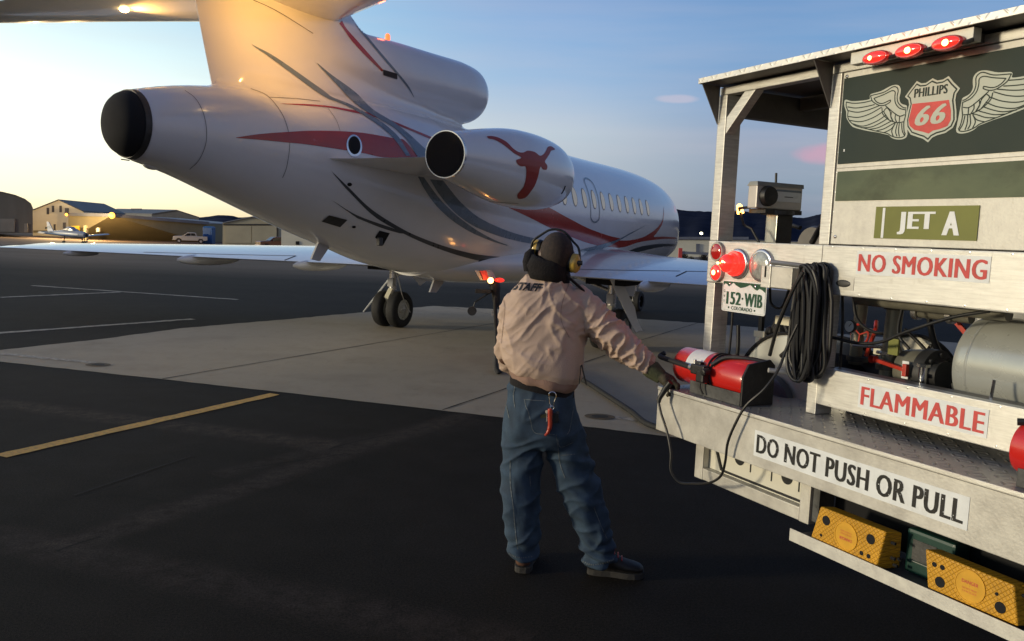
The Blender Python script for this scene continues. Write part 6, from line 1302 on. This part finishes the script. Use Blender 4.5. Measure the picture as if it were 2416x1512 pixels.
def jf(p):
    t = (p-sh_).dot(axis); rad = ((p-sh_)-axis*t).length; d = 0
    if t > .02 and rad < .16:
        w_ = min(1, (t-.02)/.08); q = p + Vector((N3(p,5), N3(p+Vector((9,0,0)),5), N3(p+Vector((0,9,0)),5)))*.05
        s_ = ((q-sh_).dot(axis)); ang = math.atan2(p.z-(sh_+axis*t).z, p.y-(sh_+axis*t).y)
        r0 = ridge_n(noise.noise(Vector((s_*19, math.cos(ang)*1.1, math.sin(ang)*1.1+s_*4)))); r9 = ridge_n(noise.noise(Vector((s_*30+9, math.cos(ang)*1.8, math.sin(ang)*1.8-s_*6)))); d += w_*(.020*max(0,r0)**2.2 + .006*max(0,r9)**3 - .009 + .003*N3(q, 16))
    wt = 1 if t < .02 else max(0, 1-(t-.02)/.1)
    q = p + Vector((N3(p,4), N3(p+Vector((7,0,0)),4), N3(p+Vector((0,7,0)),4)))*.07
    u_ = q.x*.80+q.z*.60; v_ = -q.x*.60+q.z*.80
    r1 = ridge_n(noise.noise(Vector((u_*3.5, q.y*3, v_*13)))); r2 = ridge_n(noise.noise(Vector((v_*4+5, q.y*3, u_*12+3))))
    r3 = ridge_n(noise.noise(Vector((u_*9+2, q.y*6, v_*22)))); d += wt*(.0105*max(0, r1)**3 + .0085*max(0, r2)**4 + .004*max(0,r3)**3 - .006 + .003*N3(p,15))
    if p.z < 1.20: d += wt*.012*noise.noise(Vector((p.x*16, p.y*14, p.z*5)))*min(1,(1.20-p.z)/.1)
    return d
folds(jk, jf)
sm_ = jk.modifiers.new('s', 'SMOOTH'); sm_.iterations = 1; sm_.factor = .3; eval_apply(jk)
for p in jk.data.polygons: p.use_smooth = True
m_ = MB(); m_.rings([ell_ring(1196,1370,883,4.41,.160,.18,44,2.4,-.10), ell_ring(1200,1365,893,4.41,.155,.18,44,2.4,-.10), ell_ring(1205,1358,903,4.412,.148,.18,44,2.4,-.10), ell_ring(1208,1354,906,4.412,.136,.18,44,2.4,-.10)], False); hem = m_.build('waistband', 'knit_rib', man, smooth=True, angle=180)
folds(hem, lambda p: .004*math.sin(p.x*60+3*N3(p,8))+.006*N3(p,12))
m_ = MB(); m_.rings([ell_ring(1246,1340,657,4.385,.085,.12,36,2.2), ell_ring(1245,1340,645,4.385,.085,.12,36,2.2), ell_ring(1249,1336,641,4.385,.075,.12,36,2.2)], False); m_.build('collar', 'knit_rib', man, smooth=True, angle=180).data.materials.__setitem__(0, MATS['jacket'])
m_ = MB(); m_.tube([A(1524,860,4.283), A(1532,867,4.28), A(1539,873,4.277)], [21*4.28/1980, 20*4.28/1980, 17.5*4.28/1980], 24); m_.build('cuff', 'knit_rib', man, smooth=True)
# shirt tail seen under the jacket
m_ = MB(); m_.rings([ell_ring(1204,1354,885,4.42,.135,.12), ell_ring(1200,1357,905,4.42,.142,.15), ell_ring(1199,1358,918,4.42,.146,.17)]); m_.build('shirt', 'fleece', man, smooth=True)
# STAFF lettering draped over the back
TJ = bvh_of(jk)
def mr(p): o = Vector((0,0,H))-PB; return o, ray(p[0], p[1]).normalized()
def drape_text(s, BL, BR, TL, f, tree, mt, name, parent, off=.005, bold=.03):
    SPC[0] = 1.06; vs, fs = text2d(s, 1, 1, bold); SPC[0] = 1.0; me = bpy.data.meshes.new('t'); me.from_pydata([(a, b, 0) for a, b in vs], [], fs); bm = bmesh.new(); bm.from_mesh(me)
    bmesh.ops.triangulate(bm, faces=bm.faces); bmesh.ops.subdivide_edges(bm, edges=bm.edges, cuts=3, use_grid_fill=True); bmesh.ops.triangulate(bm, faces=bm.faces)
    m_ = MB(); out = []; ok = []
    for v in bm.verts:
        x = BL[0]+(BR[0]-BL[0])*v.co.x+(TL[0]-BL[0])*v.co.y; y = BL[1]+(BR[1]-BL[1])*v.co.x+(TL[1]-BL[1])*v.co.y
        o, d = mr(f(x, y)); hit, nn, _, _ = tree.ray_cast(o, d); ok.append(hit is not None); out.append(hit-d*off if hit else Vector((0,0,0)))
    m_.add(out, [tuple(v.index for v in fc.verts) for fc in bm.faces if all(ok[v.index] for v in fc.verts)]); bm.free(); return m_.build(name, mt, parent)
for pts in ([(742,470),(700,600),(676,720),(692,830),(760,930),(820,990)], [(262,590),(300,640),(310,720),(290,830),(262,930)], [(440,425),(560,440),(700,470)]): pass
drape_text('STAFF', (70,1468), (610,1503), (160,1308), zh, TJ, 'decal_black', 'back_lettering', jk, off=.006, bold=.05)
for q_ in [o for o in COL.objects if o.name.startswith('back_lettering')]: split_loose(q_)
# ---- jeans
m_ = MB()
m_.rings([ell_ring(1200,1354,905,4.42,.125,.10,40,2.4), ell_ring(1194,1360,935,4.42,.140,.05,40,2.4), ell_ring(1191,1366,975,4.42,.150,0,40,2.4), ell_ring(1190,1370,1020,4.425,.148,0,40,2.5), ell_ring(1196,1366,1050,4.43,.12,0,40,2.5)])
limb(m_, [(1238,985,4.43,44),(1234,1050,4.43,47),(1230,1110,4.44,48),(1229,1175,4.445,47),(1231,1230,4.45,42),(1233,1280,4.455,36),(1233,1314,4.46,34)], 1, 26)
limb(m_, [(1318,985,4.43,48),(1332,1045,4.43,50),(1350,1105,4.435,49),(1374,1165,4.44,48),(1394,1225,4.445,44),(1408,1280,4.45,41),(1416,1326,4.455,40)], 1, 26)
jn = m_.build('jeans', 'denim', man, smooth=True, angle=180); blend_mesh(jn, .0078, 7)
kn = A(1374,1165,4.44); an = A(1416,1315,4.455); an2 = A(1233,1300,4.46)
def jnf(p):
    q = p + Vector((N3(p,4), N3(p+Vector((7,0,0)),4), N3(p+Vector((0,7,0)),4)))*.06
    d = .010*noise.noise(Vector((q.x*12, q.y*6, q.z*3.2))) + .006*N3(q,12)
    for c, k, w_ in ((an, 60, .16), (an2, 48, .14), (kn, 45, .13), (A(1375,1110,4.4), 40, .1)):
        g_ = math.exp(-((p-c).length/w_)**2); d += g_*.015*math.sin((q.z+q.x*.45)*k*1.5+3*N3(p,6))
    r1 = ridge_n(noise.noise(Vector(((q.x*.8+q.z*.6)*4, q.y*3, (q.z*.8-q.x*.6)*9)))); return d + .012*max(0, r1)**3
folds(jn, jnf)
TJn = bvh_of(jn)
def wseam(f, pts, w_, tree, name, mt, parent, off=.003, step=4, dash=False):
    P = [Vector((*f(*p), 0)) for p in pts]; P = spline(P, 8) if len(P) > 2 else [P[0].lerp(P[-1], t/10) for t in range(11)]; m_ = MB()
    for i, (a, b) in enumerate(zip(P, P[1:])):
        if dash and i % 2: continue
        if (b-a).length < 1e-6: continue
        d = (b-a).normalized(); s_ = Vector((-d.y, d.x, 0))*w_/2
        decal(m_, [((a+s_).x,(a+s_).y), ((b+s_).x,(b+s_).y), ((b-s_).x,(b-s_).y), ((a-s_).x,(a-s_).y)], tree, lambda p: mr((p.x, p.y)), step, off)
    if m_.f: return m_.build(name, mt, parent)
for pts, w_ in (([(358,207),(430,212),(505,217)],1.0), ([(362,207),(372,250),(390,300),(405,360),(415,405),(440,430),(500,436),(560,440)],.9), ([(300,120),(290,180),(300,260)],1.1), ([(570,440),(585,540),(600,640),(630,725)],1.0), ([(600,575),(650,573),(695,568)],.8), ([(685,250),(660,400),(640,440)],.8),
               ([(268,610),(270,760),(285,900),(300,1060),(318,1200)],1.0), ([(820,920),(870,1050),(905,1130)],.9), ([(395,710),(400,780)],.9), ([(580,470),(600,520),(680,490)],.8), ([(240,120),(238,210),(262,330)],1.0)):
    wseam(zk, pts, w_*1.5, TJn, 'seam', 'denim_seam', jn)
for cpts in ([(262,1225),(300,1245),(350,1254),(420,1245)], [(750,1280),(800,1300),(860,1295),(920,1278),(955,1262)]): wseam(zk, cpts, 3.0, TJn, 'frayed_hem', 'denim_seam', jn, dash=True)
# belt loop & label
wseam(zk, [(466,318),(505,314)], 9, TJn, 'leather_patch', 'mountain_snow' if False else 'glove_cuff', jn)
wseam_j = [([(745,480),(705,590),(678,700),(686,800),(740,905)],1.0), ([(250,600),(262,700),(250,820),(236,950)],.9), ([(432,420),(520,430),(620,440),(720,468)],.9)]
mat('jacket_seam', (.30,.20,.155), .85, 0, .2, 30)
for pts, w_ in wseam_j: wseam(zj, pts, w_, TJ, 'seam', 'jacket_seam', jk, off=.0025)
# ---- boots
def boot(heel, toe, wd, sh_h, name='boot'):
    d = (toe-heel); L_ = d.length; d.normalize(); s_ = Vector((-d.y, d.x, 0)); m_ = MB(); rs = []
    prof = [(0,.36,.115,.05),(.05,.60,.16,.035),(.2,.80,.165,.03),(.38,.82,.15,.03),(.52,.88,.115,.03),(.68,1.0,.095,.03),(.83,.98,.085,.03),(.94,.80,.075,.03),(1.0,.40,.06,.035)]
    for t, k, hz, z0 in prof:
        c = heel + d*L_*t; rs.append([c + s_*math.cos(a)*wd/2*k + Vector((0,0,z0+(hz-z0)*(.5+.5*math.sin(a)))) for a in [2*PI*i/24 for i in range(24)]])
    m_.rings(rs); c = heel + d*L_*.24; m_.tube([c+Vector((0,0,.08)), c+Vector((0,0,.14)), c+Vector((0,0,.20))], [.056,.062,.066], 20)
    b = m_.build(name, 'boot', man, smooth=True, angle=180); blend_mesh(b, .006, 5)
    m_ = MB(); ol = [(.0,.30),(.03,.62),(.12,.80),(.25,.84),(.42,.78),(.58,.92),(.72,1.04),(.85,1.0),(.95,.78),(1.01,.36)]
    P = [heel + d*L_*t + s_*wd/2*k for t, k in ol] + [heel + d*L_*t - s_*wd/2*k for t, k in ol[::-1]]
    m_.prism([p+Vector((0,0,.002)) for p in P], (0,0,.034)); m_.build('sole', 'boot_sole', b, bevel=.004)
    m_ = MB()
    for j in range(5): c = heel+d*L_*(.40+.07*j)+Vector((0,0,.150-.017*j)); m_.tube([c+s_*.035, c+Vector((0,0,.008)), c-s_*.035], .004, 6)
    m_.build('laces', 'valve_red', b)
h1 = G(1232,1356)-PB; boot(h1+Vector((0,.01,0)), h1+Vector((.03,.30,0)), .118, .2)
h2 = G(1384,1350)-PB; t2 = G(1516,1362)-PB; boot(h2, t2, .120, .2)
# ---- neck fleece / hood round the lower head
m_ = MB(); rs = []
for l, r, v, Y, d, t, bk in ((1243,1343,662,4.39,.10,.10,0),(1241,1345,645,4.385,.108,.08,0),(1240,1342,628,4.38,.112,.05,-.005),(1243,1340,612,4.385,.115,.05,-.015),(1250,1342,600,4.39,.112,.08,-.03),(1256,1338,594,4.395,.10,.10,-.045)): rs.append(ell_ring(l, r, v, Y, d, t, 40, 2.2, 0, bk))
m_.rings(rs, False); hd = m_.build('neck_fleece', 'fleece', man, smooth=True, angle=180); folds(hd, lambda p: .010*noise.noise(Vector((p.x*9, p.y*9, p.z*34)))+.006*N3(p,26))
sd_ = hd.modifiers.new('so', 'SOLIDIFY'); sd_.thickness = .012; sd_.offset = -1
m_ = MB(); m_.tube([A(1254,590,4.38), A(1249,600,4.37), A(1246,618,4.36), A(1246,640,4.36)], [.014,.027,.031,.024], 14); m_.build('fleece_fold', 'fleece', hd, smooth=True)
m_ = MB(); m_.tube(spline([A(1330,645,4.33), A(1350,662,4.33), A(1372,682,4.35), A(1390,700,4.38)], 5), [.015]*16, 12, squash=.5); m_.build('hood_edge', 'fleece', man, smooth=True)
# ---- ear muffs
mc = A(1352,620,4.33); ml = A(1270,588,4.45)
for c, s_ in ((mc, 1), (ml, -1)):
    ax = Vector((.86*s_, -.50*s_ if s_ > 0 else .35, -.10*s_)).normalized()
    m_ = MB(); m_.lathe([(-.020,.044),(-.004,.046),(.0,.044)], (0,0,0), ax, 28); m_.v = [Vector((v.x*.95, v.y*.95, v.z*1.15))+c for v in m_.v]; ce = m_.build('ear_cushion', 'black_plastic', man, smooth=True)
    m_ = MB(); m_.lathe([(.0,.043),(.014,.043)] + [(.014+.026*math.sin(t), .043*math.cos(t)) for t in [PI/2*k/6 for k in range(1,6)]] + [(.040,.001)], (0,0,0), ax, 28); m_.v = [Vector((v.x, v.y, v.z*1.18))+c for v in m_.v]; m_.build('ear_cup', 'muff_yellow', man, smooth=True, angle=60)
hb = [(465,680),(468,600),(490,520),(545,455),(640,390),(740,325),(820,285),(920,268),(1020,278),(1130,330),(1220,415),(1275,490),(1330,550),(1390,620),(1420,720),(1425,850),(1418,950)]
P = [A(*zh(*q), 4.43-.12*i/16) for i, q in enumerate(hb)]; m_ = MB(); m_.tube(spline(P, 4), .0062, 10); m_.build('headband', 'black_plastic', man, smooth=True)
m_ = MB(); k_ = A(*zh(1430,935), 4.30); m_.cyl(k_+Vector((-.015,0,0)), k_+Vector((.012,-.004,0)), .012, 14); m_.cbox(A(*zh(1400,965), 4.305), (.014,.02,.02)); m_.build('headband_clamp', 'black_plastic', man, smooth=False)
# ---- gloved hand closed on the control grip, resting on the bumper corner
wr_ = A(1541,874,4.275); kc = A(1577,898,4.245)
m_ = MB(); m_.tube([A(1529,866,4.28), A(1538,872,4.277), A(1549,881,4.27), A(1561,890,4.26)], [.044,.050,.045,.038], 20); gcf = m_.build('glove_cuff', 'glove_cuff', man, smooth=True); folds(gcf, lambda p: .0035*math.sin((p-wr_).dot(axis)*210))
m_ = MB(); m_.tube([A(1556,885,4.265), A(1568,893,4.255), A(1580,900,4.248), A(1590,908,4.243)], [.038,.045,.044,.033], 18, squash=.75)
fd = (A(1598,916,4.24)-A(1570,893,4.255)).normalized(); dn = Vector((-.25,-.05,-1)).normalized(); bk_ = Vector((-.75,-.25,.1)).normalized()
for j, (ox, ln) in enumerate(((-.032,1.15),(-.011,1.25),(.011,1.18),(.031,1.0))):      # four fingers curling over and under the grip
    b0 = A(1586,904,4.245) + Vector((.0,1,0))*ox*.9 + Vector((0,0,-ox*.25))
    p1 = b0 + fd*.020*ln; p2 = p1 + (fd*.35+dn).normalized()*.034*ln; p3 = p2 + (dn*.55+bk_).normalized()*.026*ln; p4 = p3 + (bk_+Vector((0,0,.35))).normalized()*.018*ln
    m_.tube([b0-fd*.014, b0, p1, p2, p3, p4], [.0145,.0155,.0155,.0145,.0135,.010], 12); m_.ball(p4, .010, 10); m_.ball(p1, .0168, 10)
tb = A(1566,890,4.235); t1 = tb + Vector((.004,-.022,-.020)); t2_ = t1 + Vector((.016,-.006,-.030)); t3 = t2_ + Vector((.012,.004,-.020)); m_.tube([tb, t1, t2_, t3], [.021,.0185,.0155,.012], 12); m_.ball(t3, .012, 10)
gl = m_.build('glove', 'glove', man, smooth=True, angle=180); blend_mesh(gl, .0036, 3); folds(gl, lambda p: .0016*N3(p,70))
# left hand (in front of the body)
m_ = MB(); e_ = A(1245,866,4.72); m_.ball(e_+Vector((.03,.03,0)), 1, 14, (.045,.04,.03))
for j in range(4): m_.tube([e_+Vector((.05,.045,.025-.018*j)), e_+Vector((.085,.055,.022-.018*j)), e_+Vector((.095,.03,.018-.018*j)), e_+Vector((.075,.015,.018-.018*j))], [.012,.012,.011,.008], 10)
m_.tube([e_+Vector((.03,.02,.03)), e_+Vector((.06,.01,.045)), e_+Vector((.08,.0,.03))], [.014,.012,.009], 10); g2 = m_.build('glove', 'glove', man, smooth=True); blend_mesh(g2, .005, 3)
# drawstrings at the right hip
m_ = MB(); m_.tube(spline([A(1372,860,4.28), A(1376,880,4.27), A(1383,908,4.27)], 5), .004, 6); m_.tube(spline([A(1370,862,4.28), A(1368,885,4.27), A(1366,905,4.27)], 5), .003, 6); m_.build('drawstring', 'black_plastic', man)
# ================================================================== KEYS on the belt (hang from the jeans)
zq = zf(2050, 1500, 6.048); YK = 4.255
kp = at(*zq(750,450), YK); ky = empty('key_clip', Matrix.Translation(kp), 'silver carabiner with keys and red pepper fob hanging from the jeans', 'keys')
def K(x, y, Y=YK): return at(*zq(x, y), Y) - kp
m_ = MB(); m_.tube(spline([K(780,600), K(800,500), K(835,400), K(835,320), K(800,275), K(740,262), K(685,290), K(670,340), K(680,450), K(690,540), K(730,600), K(780,600)], 5), .0032, 8); m_.build('carabiner', 'chrome', ky, smooth=True)
m_ = MB(); m_.tube(spline([K(700,625), K(740,600), K(790,625), K(770,680), K(710,680), K(700,625)], 5), .002, 6); m_.build('split_ring', 'chrome', ky, smooth=True)
m_ = MB(); m_.tube(spline([K(700,660), K(700,760), K(698,900), K(700,1040), K(680,1150), K(640,1240), K(580,1305)], 6), [.010]+[.0125]*6+[.012]*6+[.0115]*6+[.011]*6+[.0095]*6+[.007]*5+[.004], 14); m_.build('pepper_fob', 'coral_red', ky, smooth=True)
def key(a, b, w_):
    a, b = K(*a), K(*b); m_ = MB(); m_.bar(a, b, .0035, .002, (1,0,0)); d = (b-a).normalized(); m_.lathe([(-.001,.009),(.001,.009)], a, (0,1,0), 14, True); [m_.bar(a+(b-a)*t, a+(b-a)*t+Vector((.005,0,0)), .003, .002, (0,1,0)) for t in (.6,.75,.9)]; m_.build('key', w_, ky)
key((628,735),(615,970),'cream_wall'); key((880,760),(925,1000),'chrome'); key((755,860),(775,1030),'chrome')
m_ = MB(); m_.cbox(K(830,880), (.030,.008,.052)); m_.build('fob', 'black_plastic', ky, bevel=.003)
